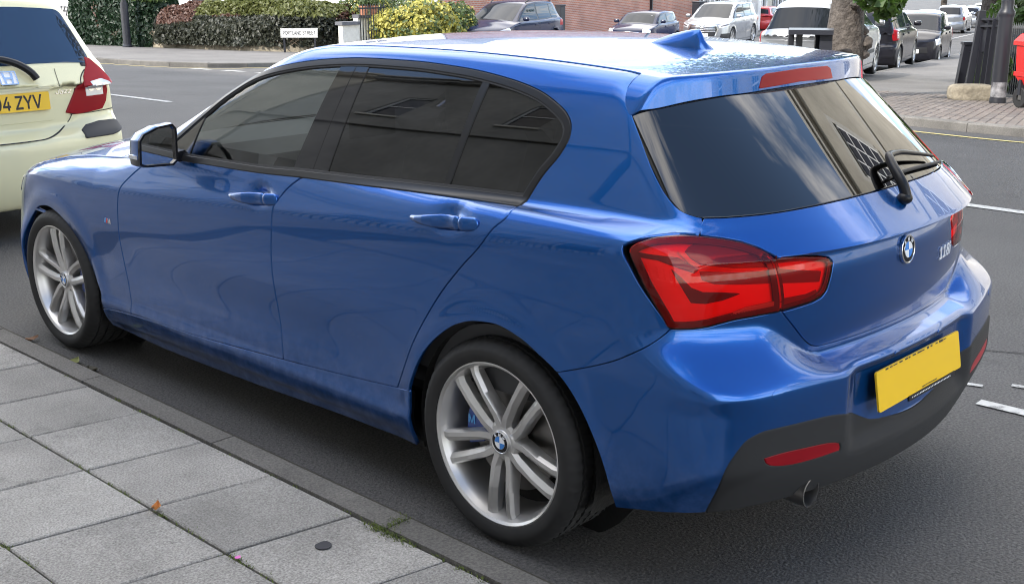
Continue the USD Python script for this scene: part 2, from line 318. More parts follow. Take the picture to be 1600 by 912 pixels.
# ------------------------------------------------------------------ car body surfaces
def car_surface(c):
    """implicit body surface (negative inside) from profile curves; x across, y forward, z up"""
    WZ, WY, YB, YT, YF, TP, RF, GZ, GY = (c[k] for k in ('WZ', 'WY', 'YB', 'YT', 'YF', 'TOP', 'ROOF', 'GZ', 'GY'))
    swage = c.get('swage', 0); arches = c.get('arches', ()); dents = c.get('dents', ())
    ws, hb = c['screen'], c['hatch']        # (y, z, ny, nz, q2, q4)
    ledge = c.get('ledge', (.618, .66, .11, .38, .62)); rec = c.get('recess')
    rq = c.get('rq', (.19, .02, .20)); fq = c.get('fq', (.25, .33)); k = c.get('k', dict(side=.13, front=.18, top=.09, roof=.09, screen=.11, hatch=.07, waist=.045))
    zb, zr = c.get('bottom', (.135, .13)); sill = c.get('sill'); soft = c.get('soft', 0.0); flare = c.get('flare', .055); crown = c.get('crown', .021); cut = c.get('cut', ())
    ya, yb = c.get('hoodfade', (1.6, 2.3)); lo = c.get('cabin_floor', .93)
    def F(p):
        x, y, z = p[..., 0], p[..., 1], p[..., 2]; ax = np.abs(x)
        S = WY(y)+WZ(z+swage*(np.clip(y, -.45, 2.3)-1.0)*sstep(z, .5, .85))
        for yc, zc, a in dents: S = S-a*np.exp(-((y-yc)/.050)**2-((z-zc)/.028)**2)
        for yc, zc, R in arches:
            r = np.hypot(y-yc, z-zc); S = S+.009*np.exp(-((r-R-.02)/.045)**2)
        S = S+flare*sstep(y, 2.8, 3.05)*sstep(z, .65, .40) if flare else S
        if sill: S = S+.012*sstep(z, .335, .285)*sstep(y, .25, .45)*sstep(y, 2.45, 2.25)-.009*np.exp(-((z-.47)/.10)**2)*sstep(y, .3, .7)*sstep(y, 2.2, 1.8)-.012*sstep(z, .255-.02*(y-.4), .215-.02*(y-.4))*sstep(y, .3, .5)*sstep(y, 2.4, 2.2)
        side = ax-S
        z1 = ledge[1]+ledge[2]*sstep(ax, ledge[3], ledge[4]); t = sstep(z, ledge[0], z1)
        yr = YB(z)*(1-t)+YT(z)*t
        if rec is not None:
            yr = yr+rec[0]*sstep(ax, rec[1]+.045, rec[1]-.045)*sstep(z, rec[2]-.03, rec[2]+.03)*sstep(z, rec[3]+.02, rec[3]-.02)
        yr = yr+rq[0]*ax**2+(rq[1]+rq[2]*t)*ax**4+.10*ax**2*sstep(z, .42, .27)*(1-t)
        rear = (yr-y)*.95
        front = (y-(YF(z)-fq[0]*ax**2-fq[1]*ax**4))*.9
        top = z-TP(y)+.075*(ax/.8)**2*sstep(y, ya, yb)
        L = smax(smax(side, rear, k['side']+soft*sstep(z, .67, .56)), front, k['front']); L = smax(L, top, k['top']); L = smax(L, zb+zr*sstep(-y, .35, .8)-z, .03)
        gs = (ax-(GZ(z)+GY(y)))*.89
        roof = z-(RF(y)-crown*(ax/.6)**2)
        wn = ws[2]*(y-ws[0])+ws[3]*(z-ws[1])+ws[4]*ax**2+ws[5]*ax**4
        hn = hb[2]*(y-hb[0])+hb[3]*(z-hb[1])+hb[4]*ax**2+hb[5]*ax**4
        G = smax(smax(gs, roof, k['roof']), wn, k['screen']); G = smax(G, hn, k['hatch']); G = smax(G, lo-z, .02)
        f = smin(L, G, k['waist'])
        for yc, zc, R in cut: f = np.maximum(f, np.minimum(R-np.hypot(y-yc, z-zc), ax-.55))
        return f
    return F

BLUE = dict(sill=True, soft=.16, ledge=(.604, .645, .125, .38, .62), bottom=(.135, .115),
    WZ=P((.1, -.085), (.18, -.052), (.25, -.030), (.32, -.018), (.40, -.014), (.55, -.006), (.68, 0), (.80, 0), (.86, -.002), (.885, -.009), (.93, -.030), (1.0, -.060), (1.1, -.105), s=0.012),
    WY=P((-.95, .828), (-.6, .869), (-.3, .8825), (0, .8845), (.35, .878), (.8, .872), (1.6, .872), (2.2, .872), (2.69, .868), (3.0, .845), (3.3, .79), (3.6, .70), s=0.16),
    YB=P((.14, -.74), (.20, -.80), (.25, -.825), (.32, -.855), (.42, -.868), (.50, -.866), (.58, -.866), (.62, -.862), (.66, -.85), (.75, -.83), s=0.014),
    YT=P((.55, -.765), (.65, -.772), (.75, -.783), (.85, -.783), (.92, -.772), (.95, -.762), (.975, -.746), (1.0, -.733), (1.03, -.715), (1.1, -.66), s=0.014),
    YF=P((.14, 3.30), (.22, 3.41), (.35, 3.45), (.5, 3.464), (.62, 3.455), (.72, 3.40), (.8, 3.28), (.9, 2.9), s=0.02),
    TOP=P((-.9, .985), (-.6, 1.0), (-.2, 1.01), (.4, 1.0), (1.0, .985), (1.6, .965), (1.95, .975), (2.2, .962), (2.6, .928), (3.0, .867), (3.2, .818), (3.36, .758), (3.5, .68), s=0.1),
    ROOF=P((-.6, 1.320), (-.39, 1.362), (-.19, 1.382), (.1, 1.400), (.5, 1.411), (.9, 1.409), (1.2, 1.390), (1.45, 1.368), (1.9, 1.30), s=0.13),
    GZ=P((.85, .855), (.95, .832), (1.0, .812), (1.1, .765), (1.2, .714), (1.3, .655), (1.4, .585), (1.5, .51), s=0.03),
    GY=P((-.7, -.105), (-.45, -.075), (-.2, -.045), (.1, -.02), (.5, -.004), (1.0, 0), (1.5, -.004), (2.1, -.02), s=0.12),
    swage=.066, arches=((0, .312, .352), (2.69, .312, .345)), dents=((1.125, .898, .021), (.175, .953, .022)),
    screen=(2.06, .995, .447, .894, .095, .02), hatch=(-.725, 1.025, -.652, .757, .13, .28), recess=(.03, .355, .39, .605))
FB = car_surface(BLUE)

# wheels -----------------------------------------------------------
def wheel(car, x, y, z, side, rot=0.0, R=.312, rim=.246, width=.235, name='wheel', detail=2, alloy='alloy', spokes=5, double=True, caliper=None, cap=None):
    """side -1 = left wheel, +1 = right; local frame: u across the face, v up, w outwards"""
    ca, sa = math.cos(rot), math.sin(rot)
    def tr(V):
        V = np.asarray(V, float); u, v, w = V[:, 0], V[:, 1], V[:, 2]
        u2, v2 = u*ca-v*sa, u*sa+v*ca
        return np.stack([x+side*w, y+side*u2, z+v2], -1)
    def fin(m, spin=True):
        V = m.vertices if spin else m.vertices
        t = trimesh.Trimesh(tr(V), m.faces, process=False)
        return t
    def lathe(prof, n): # prof (w, r)
        m = revolve_x(prof, n); V = m.vertices; return trimesh.Trimesh(np.stack([V[:, 1], V[:, 2], V[:, 0]], -1), m.faces, process=False)
    N = 96 if detail > 1 else 32
    k = rim/.238
    barrel = lathe([(-.006, rim*.985), (.002, rim*1.0), (.003, rim*.985), (-.004, rim*.955), (-.020, rim*.93), (-.034, rim*.905), (-.06, rim*.885), (-.11, rim*.87), (-.19, rim*.86)], N)
    barrel.invert() if False else None
    parts = [barrel]
    if detail > 1:
        for i in range(spokes):
            a0 = -math.pi/2+i*2*math.pi/spokes
            for s in (-1, 1):
                secs = []
                for rr, off, wb, wt, ww, dp in ((.030, .013, .034, .022, -.030, .045), (.075, .0255, .034, .017, -.022, .042), (.140, .0300, .0330, .012, -.012, .038), (.200, .0345, .0345, .013, -.010, .034), (.228, .037, .040, .020, -.016, .03)):
                    rr, off = rr*k, off*k
                    skew = .004*s
                    secs.append([(off*s-wb/2, rr, ww-dp), (off*s+wb/2, rr, ww-dp), (off*s+wb/2, rr, ww-.012), (off*s+skew+wt/2, rr, ww), (off*s+skew-wt/2, rr, ww), (off*s-wb/2, rr, ww-.012)])
                for q in range(len(secs)-1):
                    h = hull(np.array(secs[q]+secs[q+1])); V = h.vertices
                    c2, s2 = math.cos(a0-math.pi/2), math.sin(a0-math.pi/2)
                    h.vertices = np.stack([V[:, 0]*c2-V[:, 1]*s2, V[:, 0]*s2+V[:, 1]*c2, V[:, 2]], -1); parts.append(h)
        parts.append(lathe([(-.075, .001), (-.075, .062*k), (-.036, .060*k), (-.029, .050*k), (-.028, .036*k), (-.026, .0345*k), (-.026, .001)], 48))
    else:
        for i in range(spokes):
            a0 = math.pi/2+i*2*math.pi/spokes; c2, s2 = math.cos(a0), math.sin(a0)
            w1, w2 = .030*k, .036*k
            h = hull([(.03*k*c2-w*s2*sg, .03*k*s2+w*c2*sg, q) for w in (w1,) for sg in (-1, 1) for q in (-.05, -.02)]+[(.222*k*c2-w2*s2*sg, .222*k*s2+w2*c2*sg, q) for sg in (-1, 1) for q in (-.05, -.012)]); parts.append(h)
        parts.append(lathe([(-.05, .001), (-.05, .05*k), (-.018, .05*k), (-.014, .001)], 20))
    rimm = cat([fin(p) for p in parts])
    if side < 0: rimm.invert()
    w_ = put(name, rimm, alloy, car, smooth=22)
    # tyre
    prof = [(-.012, rim*.98), (.004, rim*1.005), (.011, rim*1.06), (.014, rim*1.0+(R-rim)*.5), (.009, R-.022), (-.003, R-.008), (-.018, R-.001)]
    g = np.linspace(-.030, -width+.030, 5)
    for gi in g[:-0 or None]:
        prof += [(gi+.006, R), (gi+.005, R-.007), (gi-.005, R-.007), (gi-.006, R)] if detail > 1 else [(gi, R)]
    prof += [(-width+.018, R-.001), (-width+.004, R-.010), (-width-.012, rim+(R-rim)*.5), (-width+.01, rim*.98)]
    nn = 240 if detail > 1 else 36
    ty = lathe(prof, nn)
    if detail > 1:
        V = ty.vertices; r = np.hypot(V[:, 0], V[:, 1]); th = np.arctan2(V[:, 1], V[:, 0]); w = V[:, 2]
        lat = (np.abs(((th+w*.9)*60/(2*np.pi)) % 1-.5) < .13) & (r > R-.016) & (w < .0)
        sc = np.where(lat, (r-.0035)/np.maximum(r, 1e-6), 1); ty.vertices = np.stack([V[:, 0]*sc, V[:, 1]*sc, w], -1)
    ty = fin(ty)
    if side < 0: ty.invert()
    put('tyre', ty, 'tyre_rubber', w_, smooth=40)
    disc = lathe([(-.085, .05), (-.085, rim*.66), (-.11, rim*.66), (-.11, .05)], 48); disc = fin(disc)
    if side < 0: disc.invert()
    put('brake_disc', disc, 'steel', w_, smooth=30)
    back = lathe([(-.13, .001), (-.13, rim*.865), (-.135, rim*.865), (-.135, .001)], 32); put('hub_backing', fin(back), 'under_black', w_)
    if caliper is not None:
        c = []
        for a in np.linspace(caliper-.45, caliper+.45, 7):
            for rr in (.105, .168):
                for ww in (-.055, -.125): c.append((rr*math.cos(a), rr*math.sin(a), ww))
        ca0, sa0 = ca, sa; h = hull(c); V = h.vertices
        h.vertices = np.stack([x+side*V[:, 2], y+side*V[:, 0], z+V[:, 1]], -1)
        cal = put('brake_caliper', h, 'caliper_blue', w_, smooth=20)
    return w_, tr

def roundel(parent, name, frame, r):
    """blue and white quartered badge; frame maps (u, v, w) to the car"""
    def disc(r0, r1, w, a0=0.0, a1=2*math.pi, n=48, dome=0.0):
        th = np.linspace(a0, a1, n+1); V, Fc = [], []
        for i, t in enumerate(th):
            V += [(r0*math.cos(t), r0*math.sin(t), w+dome*(1-(r0/r)**2)), (r1*math.cos(t), r1*math.sin(t), w+dome*(1-(r1/r)**2))]
        for i in range(n): Fc += [(2*i, 2*i+1, 2*i+2), (2*i+1, 2*i+3, 2*i+2)]
        return trimesh.Trimesh(frame(np.array(V)), Fc, process=False)
    def ring(r0, r1, w0, w1):
        prof = [(w0, r1), (w1-.001, r1), (w1, r1-.001), (w1, r0+.001), (w1-.001, r0), (w0, r0)]
        m = revolve_x(prof, 64); V = m.vertices; return trimesh.Trimesh(frame(np.stack([V[:, 1], V[:, 2], V[:, 0]], -1)), m.faces, process=False)
    b = put(name, ring(r*.88, r, -.004, .005), 'chrome', parent, smooth=30)
    put('black_ring', disc(r*.0, r*.885, .0025, dome=.001), 'gloss_black', b)
    put('inner_ring', ring(r*.555, r*.585, .0, .0045), 'chrome', b, smooth=30)
    q = [disc(0, r*.56, .0042, math.pi/2*k, math.pi/2*(k+1), 12, .001) for k in range(4)]
    put('white_quarter', cat([q[0], q[2]]), 'roundel_white', b); put('blue_quarter', cat([q[1], q[3]]), 'roundel_blue', b)
    for ch, a in (('B', 132), ('M', 90), ('W', 48)):
        t = meshkit.text_mesh(ch, r*.24, .0008, True); t.apply_translation([-t.bounds[:, 0].mean(), 0, 0])
        t.vertices[:, 1] += r*.615; t.vertices[:, 2] += .0046; an = math.radians(a-90); V = t.vertices.copy()
        t.vertices = frame(np.stack([V[:, 0]*math.cos(an)-V[:, 1]*math.sin(an), V[:, 0]*math.sin(an)+V[:, 1]*math.cos(an), V[:, 2]], -1))
        put('letter', t, 'roundel_white', b)
    return b
def surf_frame(F, p, e1, flip=False):
    """frame on the surface at p: w along the normal, u close to e1"""
    p = np.asarray(p, float); n = grad(F, p[None])[0]; u = np.asarray(e1, float)-n*np.dot(e1, n); u /= np.linalg.norm(u); v = np.cross(n, u)
    return lambda V: p+V[:, :1]*u+V[:, 1:2]*v+V[:, 2:3]*n

car = thing('blue_hatchback', 'metallic blue five door hatchback parked at the kerb beside the paved footway', 'car')
CY = Cyl(.2); CYF = Cyl(2.2, -1)
# shared outlines (side view: y, z)
dlo_bot = curve([(1.88, .948), (1.69, .9535), (1.456, .959), (1.175, .966), (.915, .979), (.632, .990), (.371, 1.001), (.136, 1.008), (-.037, 1.0115)])
dlo_rear = curve([(-.037, 1.0115), (-.066, 1.088), (-.102, 1.15), (-.112, 1.188), (-.107, 1.214), (-.083, 1.244), (-.033, 1.272), (.048, 1.302), (.177, 1.327), (.372, 1.347), (.60, 1.355), (.861, 1.352)])
dlo_front = curve([(.861, 1.352), (1.044, 1.338), (1.191, 1.318), (1.374, 1.277), (1.51, 1.210), (1.62, 1.127), (1.727, 1.046), (1.82, .985), (1.88, .948)])
DLO = clean(Polygon(np.vstack([dlo_bot[:-1], dlo_rear[:-1], dlo_front[:-1]])))
fd = curve([(1.895, .940), (1.909, .924), (1.944, .903), (2.004, .862), (2.069, .797), (2.09, .73), (2.099, .664), (2.105, .575), (2.098, .488), (2.088, .4), (2.084, .277)])
bd = curve([(.915, .979), (.948, .96), (1.003, .91), (1.033, .866), (1.042, .80), (1.052, .725), (1.056, .63), (1.054, .515), (1.048, .391), (1.045, .325)])
rd = curve([(-.037, 1.0115), (-.043, .994), (-.005, .951), (.033, .902), (.12, .818), (.196, .738), (.269, .645), (.334, .551), (.389, .454), (.431, .377)])
sillF = curve([(2.325, .258), (2.084, .277), (1.564, .296), (1.143, .319), (1.045, .325)]); sillR = curve([(1.045, .325), (.627, .357), (.431, .377)]); sillE = curve([(.431, .377), (.366, .388)])
sillbot = curve([(.366, .200), (.573, .192), (.82, .185), (1.29, .166), (1.9, .156), (2.31, .178)])
archR = curve([(.366, .200), (.373, .302), (.366, .388), (.336, .456), (.282, .534), (.204, .606), (.125, .655), (.052, .679), (-.028, .687), (-.116, .669), (-.188, .635), (-.251, .599), (-.306, .547), (-.361, .462), (-.405, .356), (-.425, .275), (-.432, .240)])
archF = curve([(2.31, .178), (2.325, .258), (2.321, .298), (2.366, .407), (2.44, .5), (2.538, .577), (2.64, .627), (2.72, .642), (2.80, .632), (2.89, .588), (2.96, .52), (3.01, .43), (3.035, .33), (3.03, .22)])
bq = curve([(-.251, .599), (-.347, .633), (-.439, .673), (-.497, .707), (-.534, .733), (-.557, .759), (-.563, .769)])
lampo3 = np.array([(-.833, -.446, .97), (-.816, -.466, .985), (-.789, -.495, .995), (-.754, -.526, .997), (-.717, -.57, .993), (-.673, -.609, .985), (-.633, -.642, .974), (-.603, -.674, .959), (-.583, -.692, .942), (-.560, -.697, .915), (-.550, -.703, .881), (-.543, -.708, .843), (-.537, -.71, .804), (-.537, -.71, .786), (-.603, -.685, .782), (-.66, -.658, .779), (-.699, -.637, .773), (-.734, -.618, .767), (-.769, -.599, .765), (-.799, -.577, .766), (-.813, -.563, .769), (-.827, -.548, .80), (-.839, -.524, .843), (-.845, -.496, .887), (-.844, -.467, .933), (-.840, -.451, .956)])
lampi3 = np.array([(-.572, -.705, .922), (-.53, -.722, .921), (-.47, -.73, .917), (-.419, -.734, .911), (-.375, -.745, .901), (-.361, -.749, .889), (-.37, -.753, .855), (-.383, -.75, .818), (-.400, -.747, .803), (-.43, -.74, .795), (-.494, -.724, .789), (-.537, -.711, .786), (-.537, -.71, .804), (-.543, -.708, .843), (-.550, -.703, .881), (-.560, -.697, .915)])
glass_side3 = np.array([(-.627, -.279, 1.261), (-.652, -.332, 1.203), (-.68, -.403, 1.123), (-.695, -.457, 1.073), (-.697, -.5, 1.044), (-.686, -.526, 1.034), (-.668, -.548, 1.028)])
tgside3 = np.array([(-.668, -.548, 1.028), (-.715, -.572, .993)])
spseam3 = np.array([(-.627, -.279, 1.261), (-.604, -.243, 1.305), (-.582, -.233, 1.329), (-.54, -.232, 1.351), (-.518, -.230, 1.358), (-.408, -.215, 1.372), (-.217, -.195, 1.379), (0, -.185, 1.383)])
ditch_xy = curve([(-.518, -.230), (-.527, -.10), (-.536, .1), (-.543, .35), (-.547, .65), (-.550, .9), (-.552, 1.08), (-.545, 1.24)])
def s3(p3): return curve(p3)
hood_xy = curve([(-.80, 2.88), (-.775, 2.79), (-.745, 2.69), (-.738, 2.512), (-.745, 2.312), (-.742, 2.15), (-.712, 2.02)])
ws_edge3 = np.array([(-.70, 1.985, .985), (-.69, 1.86, 1.03), (-.665, 1.70, 1.115), (-.63, 1.52, 1.215), (-.59, 1.36, 1.298), (-.545, 1.24, 1.352)])
def surf(chart, q): return chart.at(FB, np.asarray(q, float))
hood3 = surf(TOP, hood_xy); hood_s = SIDE.to2(hood3); ditch3 = surf(TOP, ditch_xy); ditch_s = SIDE.to2(ditch3)
ws_s = SIDE.to2(surf(SCREEN, SCREEN.to2(s3(ws_edge3))))
lampo_s = SIDE.to2(s3(np.vstack([lampo3[20:], lampo3[:5]])))   # bottom corner, up the leading edge, along the top
glass_s = SIDE.to2(s3(glass_side3)); sps_s = SIDE.to2(s3(spseam3[:5]))
door_f = Polygon(np.vstack([fd, sillF[sillF[:, 0] < 2.084], bd[::-1], dlo_bot[dlo_bot[:, 0] > .915][::-1]]))
door_r = Polygon(np.vstack([bd, sillR, rd[::-1], dlo_bot[dlo_bot[:, 0] < .915][::-1]]))
sill = Polygon(np.vstack([sillF, sillR, sillE, archR[(archR[:, 1] < .388) & (archR[:, 0] > .3)][::-1], sillbot, archF[(archF[:, 1] < .258) & (archF[:, 0] < 2.5)]]))
fender = Polygon(np.vstack([fd, sillF[sillF[:, 0] > 2.084][::-1], archF[(archF[:, 1] > .258) & (archF[:, 0] < 2.93)], [(2.96, .60), (3.09, .63), (3.13, .70), (3.03, .755), (2.90, .795)], hood_s[hood_s[:, 0] < 2.9], [(1.99, .95), (1.93, .948)]]))
quarter = Polygon(np.vstack([rd, sillE, archR[(archR[:, 1] > .388) & (archR[:, 0] > -.251)], bq, lampo_s, [SIDE.to2(tgside3[1])], [SIDE.to2(tgside3[0])], glass_s[::-1], sps_s, ditch_s, ws_s[::-1], [(1.99, .962), (1.90, .944)], dlo_front[::-1], dlo_rear[::-1]]))
G = .0040
lay('front_door', 'blue_paint', car, FB, SIDE, door_f, both=True, gap=G); lay('rear_door', 'blue_paint', car, FB, SIDE, door_r, both=True, gap=G)
lay('sill_skirt', 'blue_paint', car, FB, SIDE, sill, both=True, gap=.0012); lay('front_wing', 'blue_paint', car, FB, SIDE, fender, both=True, gap=G, h=.03)
lay('rear_quarter', 'blue_paint', car, FB, SIDE, quarter, both=True, gap=.0026, h=.0105)
# dark shell behind the gaps
lay('inner_shell', 'dark_inside', car, FB, SIDE, clean(unary_union([door_f, door_r, sill, fender]).buffer(.02).buffer(-.03)), both=True, off=-.034, h=.05, skirt=0)
lay('inner_shell', 'dark_inside', car, FB, SIDE, clean(quarter.buffer(-.012)), both=True, off=-.028, h=.025, skirt=0)
# glass area: trim, panes, pillars
inner = clean(DLO.buffer(-.024, join_style=2)); outer = DLO.buffer(-.001)
lay('window_trim', 'black_trim', car, FB, SIDE, outer.difference(clean(DLO.buffer(-.017))), both=True, off=.004, h=.02, bevel=.003, skirt=.010)
lay('window_seal', 'seal_rubber', car, FB, SIDE, clean(DLO.buffer(-.0165)).difference(inner), both=True, off=.0005, h=.02, skirt=.008)
def cutp(poly, y0a, y0b, y1a, y1b):
    """the part of poly between two slanted lines; (top y, bottom y) of each at z 1.34 and .97"""
    q = Polygon([(y0a, 1.40), (y1a, 1.40), (y1b, .90), (y0b, .90)]); return clean(poly.intersection(q))
def ln(yt, yb): s = (yt-yb)/.36; return yt+s*.06, yb-s*.07
a1, a2 = ln(.925, .990); b1, b2 = ln(.79, .808); c1, c2 = ln(.268, .281); d1, d2 = ln(.240, .262); e1, e2 = ln(1.36, 1.66)
front_pane = cutp(inner, a1, a2, 1.24+.36*1.13, 1.24+1.13*.0+.38+.02)
tri_line = [(1.50, 1.40), (1.5, 1.24), (1.598, 1.117), (1.625, .966), (1.64, .90)]
front_pane = clean(inner.intersection(Polygon([(a1, 1.40), (a2, .90)]+tri_line[::-1])))
mirror_tri = clean(inner.intersection(Polygon(tri_line+[(2.2, .9), (2.2, 1.4)])))
lay('front_window', 'front_glass', car, FB, SIDE, front_pane, both=True, off=-.005, skirt=0); lay('mirror_triangle', 'gloss_black', car, FB, SIDE, mirror_tri, both=True, off=-.001, skirt=.004)
bp = cutp(inner, b1, b2, a1, a2); seamb = LineString([(a1*.45+b1*.55, 1.4), (a2*.45+b2*.55-.005, .9)]).buffer(.002)
for g in bp.difference(seamb).geoms: lay('pillar_cover', 'gloss_black', car, FB, SIDE, g, both=True, off=-.002, skirt=.006)
lay('rear_window', 'privacy_glass', car, FB, SIDE, cutp(inner, c1, c2, b1, b2), both=True, off=-.005, skirt=0)
lay('window_divider', 'black_trim', car, FB, SIDE, cutp(inner, d1, d2, c1, c2), both=True, off=-.001, skirt=.004)
lay('quarter_window', 'privacy_glass', car, FB, SIDE, cutp(inner, -.3, -.3, d1, d2), both=True, off=-.005, skirt=0)
# roof, bonnet, windscreen
hdr = [(-.40, 1.292), (-.2, 1.315), (0, 1.322)]
half = np.vstack([spseam3[4:, :2][::-1], ditch_xy, hdr])
def sym(h): h = np.asarray(h, float); return np.vstack([h, (h*[-1, 1])[::-1]])
roof_poly = clean(Polygon(sym(np.vstack([curve(spseam3[4:, :2])[::-1], ditch_xy, curve([ditch_xy[-1]]+hdr)[1:]]))))
lay('roof', 'blue_paint', car, FB, TOP, roof_poly, gap=.0040, h=.02)
lay('roof_ditch', 'seal_rubber', car, FB, TOP, clean(roof_poly.buffer(.010)), off=-.007, h=.05, skirt=0)
hood_half = np.vstack([[(0, 3.20), (-.3, 3.17), (-.55, 3.06), (-.72, 2.95)], hood_xy, [(-.5, 2.065), (-.25, 2.10), (0, 2.11)]])
lay('bonnet', 'blue_paint', car, FB, TOP, sym(hood_half), gap=G, h=.035)
lay('inner_shell', 'dark_inside', car, FB, TOP, clean(Polygon(sym(hood_half)).buffer(.01)), off=-.014, h=.08, skirt=0)
ws_half = np.vstack([SCREEN.to2(s3(ws_edge3)), SCREEN.to2(surf(TOP, hdr))]); cowl = SCREEN.to2(surf(TOP, [(-.5, 2.03), (-.25, 2.06), (0, 2.07)]))
ws_poly = clean(Polygon(sym(np.vstack([cowl[::-1], ws_half]))))
lay('windscreen', 'clear_glass', car, FB, SCREEN, clean(ws_poly.buffer(-.035)), off=-.004, h=.04, skirt=0)
lay('screen_border', 'black_trim', car, FB, SCREEN, clean(ws_poly.buffer(-.003)).difference(clean(ws_poly.buffer(-.037))), off=-.003, h=.03, skirt=.004)
# tailgate with its glass and spoiler
gb = [(-.668, 1.028), (-.626, 1.027), (-.521, 1.028), (-.402, 1.031), (-.239, 1.034), (-.1, 1.035), (0, 1.0352)]
tg_half = np.vstack([curve(gb)[::-1], [(-.715, .993), (-.673, .985), (-.633, .974), (-.603, .959), (-.583, .942), (-.560, .915), (-.550, .881), (-.543, .843), (-.537, .804), (-.537, .786)], curve([(-.537, .786), (-.495, .739), (-.439, .685), (-.413, .668), (-.382, .660)]), curve([(-.382, .660), (-.331, .659), (-.178, .657), (0, .656)])])
tailgate = clean(Polygon(sym(tg_half))); li = clean(Polygon(lampi3[:, [0, 2]]).buffer(-.006).buffer(.012).buffer(-.006)); lim = Polygon(np.array(li.exterior.coords)*[-1, 1])
tgv = lay('tailgate', 'blue_paint', car, FB, REAR, clean(tailgate.difference(li.buffer(.002)).difference(lim.buffer(.002))), gap=.0038, h=.010, label='blue tailgate panel with badge and lettering')
lay('inner_shell', 'dark_inside', car, FB, REAR, clean(tailgate.buffer(-.004)), off=-.045, h=.05, skirt=0)
gl_half = np.vstack([HATCH.to2(curve(np.array([(0, -.40, 1.296), (-.217, -.399, 1.296), (-.367, -.379, 1.292), (-.476, -.356, 1.285), (-.569, -.324, 1.273), (-.627, -.279, 1.258)]))), HATCH.to2(s3(glass_side3))[1:], HATCH.to2(surf(REAR, curve(gb)[1:]))])
lay('rear_window_glass', 'hatch_glass', car, FB, HATCH, sym(gl_half), gap=.002, off=-.001, h=.0058, skirt=.008)
GYs = BLUE['GY']
def FS(p):
    x, y, z = p[..., 0], p[..., 1], p[..., 2]; ax = np.abs(x)
    roof = z-(BLUE['ROOF'](y)+.004-.021*(ax/.6)**2-.10*np.maximum(ax-.45, 0)**2); gs = (ax-(BLUE['GZ'](z)+GYs(y)))*.89
    back = ((-.412+.24*ax**2+.22*ax**4+.10*(z-1.33))-y)
    f = smax(smax(roof, gs, .09), back, .028)
    return f
sp_up = np.vstack([HATCH.to2(curve(spseam3)[::-1])[:1], HATCH.to2(s3(spseam3))[::-1]])
sp_low = HATCH.to2(curve(np.array([(-.627, -.279, 1.261), (-.569, -.316, 1.272), (-.476, -.348, 1.283), (-.367, -.378, 1.292), (-.217, -.403, 1.296), (0, -.413, 1.298)])))
lay('spoiler', 'blue_paint', car, FS, HATCH, sym(np.vstack([HATCH.to2(s3(spseam3))[::-1], sp_low[1:]])), gap=.0016, h=.007, skirt=.03)
lay('spoiler_base', 'dark_inside', car, FB, HATCH, clean(Polygon(sym(np.vstack([HATCH.to2(s3(spseam3))[::-1], sp_low[1:]]))).buffer(-.002)), off=-.012, h=.04, skirt=0)
# third brake lamp on the spoiler's face
bl = Polygon([(-.205, 1.306), (-.19, 1.336), (-.17, 1.343), (0, 1.347), (.17, 1.343), (.19, 1.336), (.205, 1.306), (0, 1.312)])
lay('brake_lamp', 'red_plastic', car, FS, REAR, bl, off=.0025, h=.015, skirt=.006, bevel=.002)
# tail lamps
def cy2(p3): return CY.to2(p3)
lo2 = cy2(s3(np.vstack([lampo3, lampo3[:1]])))[:-1]; li2 = cy2(s3(np.vstack([lampi3, lampi3[:1]])))[:-1]
LO, LI = (clean(Polygon(q).buffer(-.006).buffer(.012).buffer(-.006)) for q in (lo2, li2))
lamps = [lay('tail_lamp', 'lens_red', car, FB, CY, LO, both=True, gap=.002, off=.004, h=.010, skirt=.012, bevel=.003, label=None), lay('tail_lamp_inner', 'lens_red', car, FB, CY, LI, both=True, gap=.002, off=.0035, h=.010, skirt=.012, bevel=.003)]
def z9(*pts):   # outline points on the lamp, traced on the lens in (x, z) fractions of the outer lamp's own frame
    return pts
def lampart(name, material, poly, par, off, h=.016):
    for k, side in enumerate((False, True)):
        v, t, n = panel(FB, CY, poly, off=off, h=h, skirt=.004, bevel=.0015, mirror=side); put(name, (v, t), material, par[k], normals=n)
lampart('lamp_body', 'lamp_red', LO.buffer(-.004), [l for l in lamps[0]], -.014, .02)
lampart('lamp_body', 'lamp_red', LI.buffer(-.004), [l for l in lamps[1]], -.014, .02)
lampart('lamp_border', 'lamp_maroon', clean(LO.buffer(-.003)).difference(clean(LO.buffer(-.017))), lamps[0], -.004)
lampart('lamp_border', 'lamp_maroon', clean(LI.buffer(-.003)).difference(clean(LI.buffer(-.010))), lamps[1], -.004)
def lp(name, m, pts, par, off, smooth=0):
    poly = Polygon(pts); lim = LO if par is lamps[0] else LI
    lampart(name, m, clean(poly.intersection(lim.buffer(-.010))), par, off, .012)
lp('lamp_panel', 'lamp_red_dark', [(-.697, .966), (-.67, .98), (-.62, .972), (-.576, .962), (-.544, .942), (-.519, .904), (-.597, .911), (-.671, .925), (-.693, .942), (-.704, .958)], lamps[0], -.011)
lp('lamp_panel', 'lamp_maroon', [(-.734, .917), (-.713, .894), (-.692, .868), (-.667, .855), (-.623, .85), (-.583, .843), (-.622, .831), (-.66, .826), (-.691, .831), (-.707, .862)], lamps[0], -.011)
lp('lamp_panel', 'lamp_maroon', [(-.809, .958), (-.72, .944), (-.691, .923), (-.677, .912), (-.686, .906), (-.729, .925), (-.763, .941), (-.806, .948)], lamps[0], -.011)
lp('light_line', 'lamp_orange', [(-.72, .958), (-.693, .928), (-.673, .919), (-.596, .905), (-.512, .897), (-.512, .901), (-.597, .909), (-.671, .923), (-.69, .931), (-.716, .959)], lamps[0], -.006)
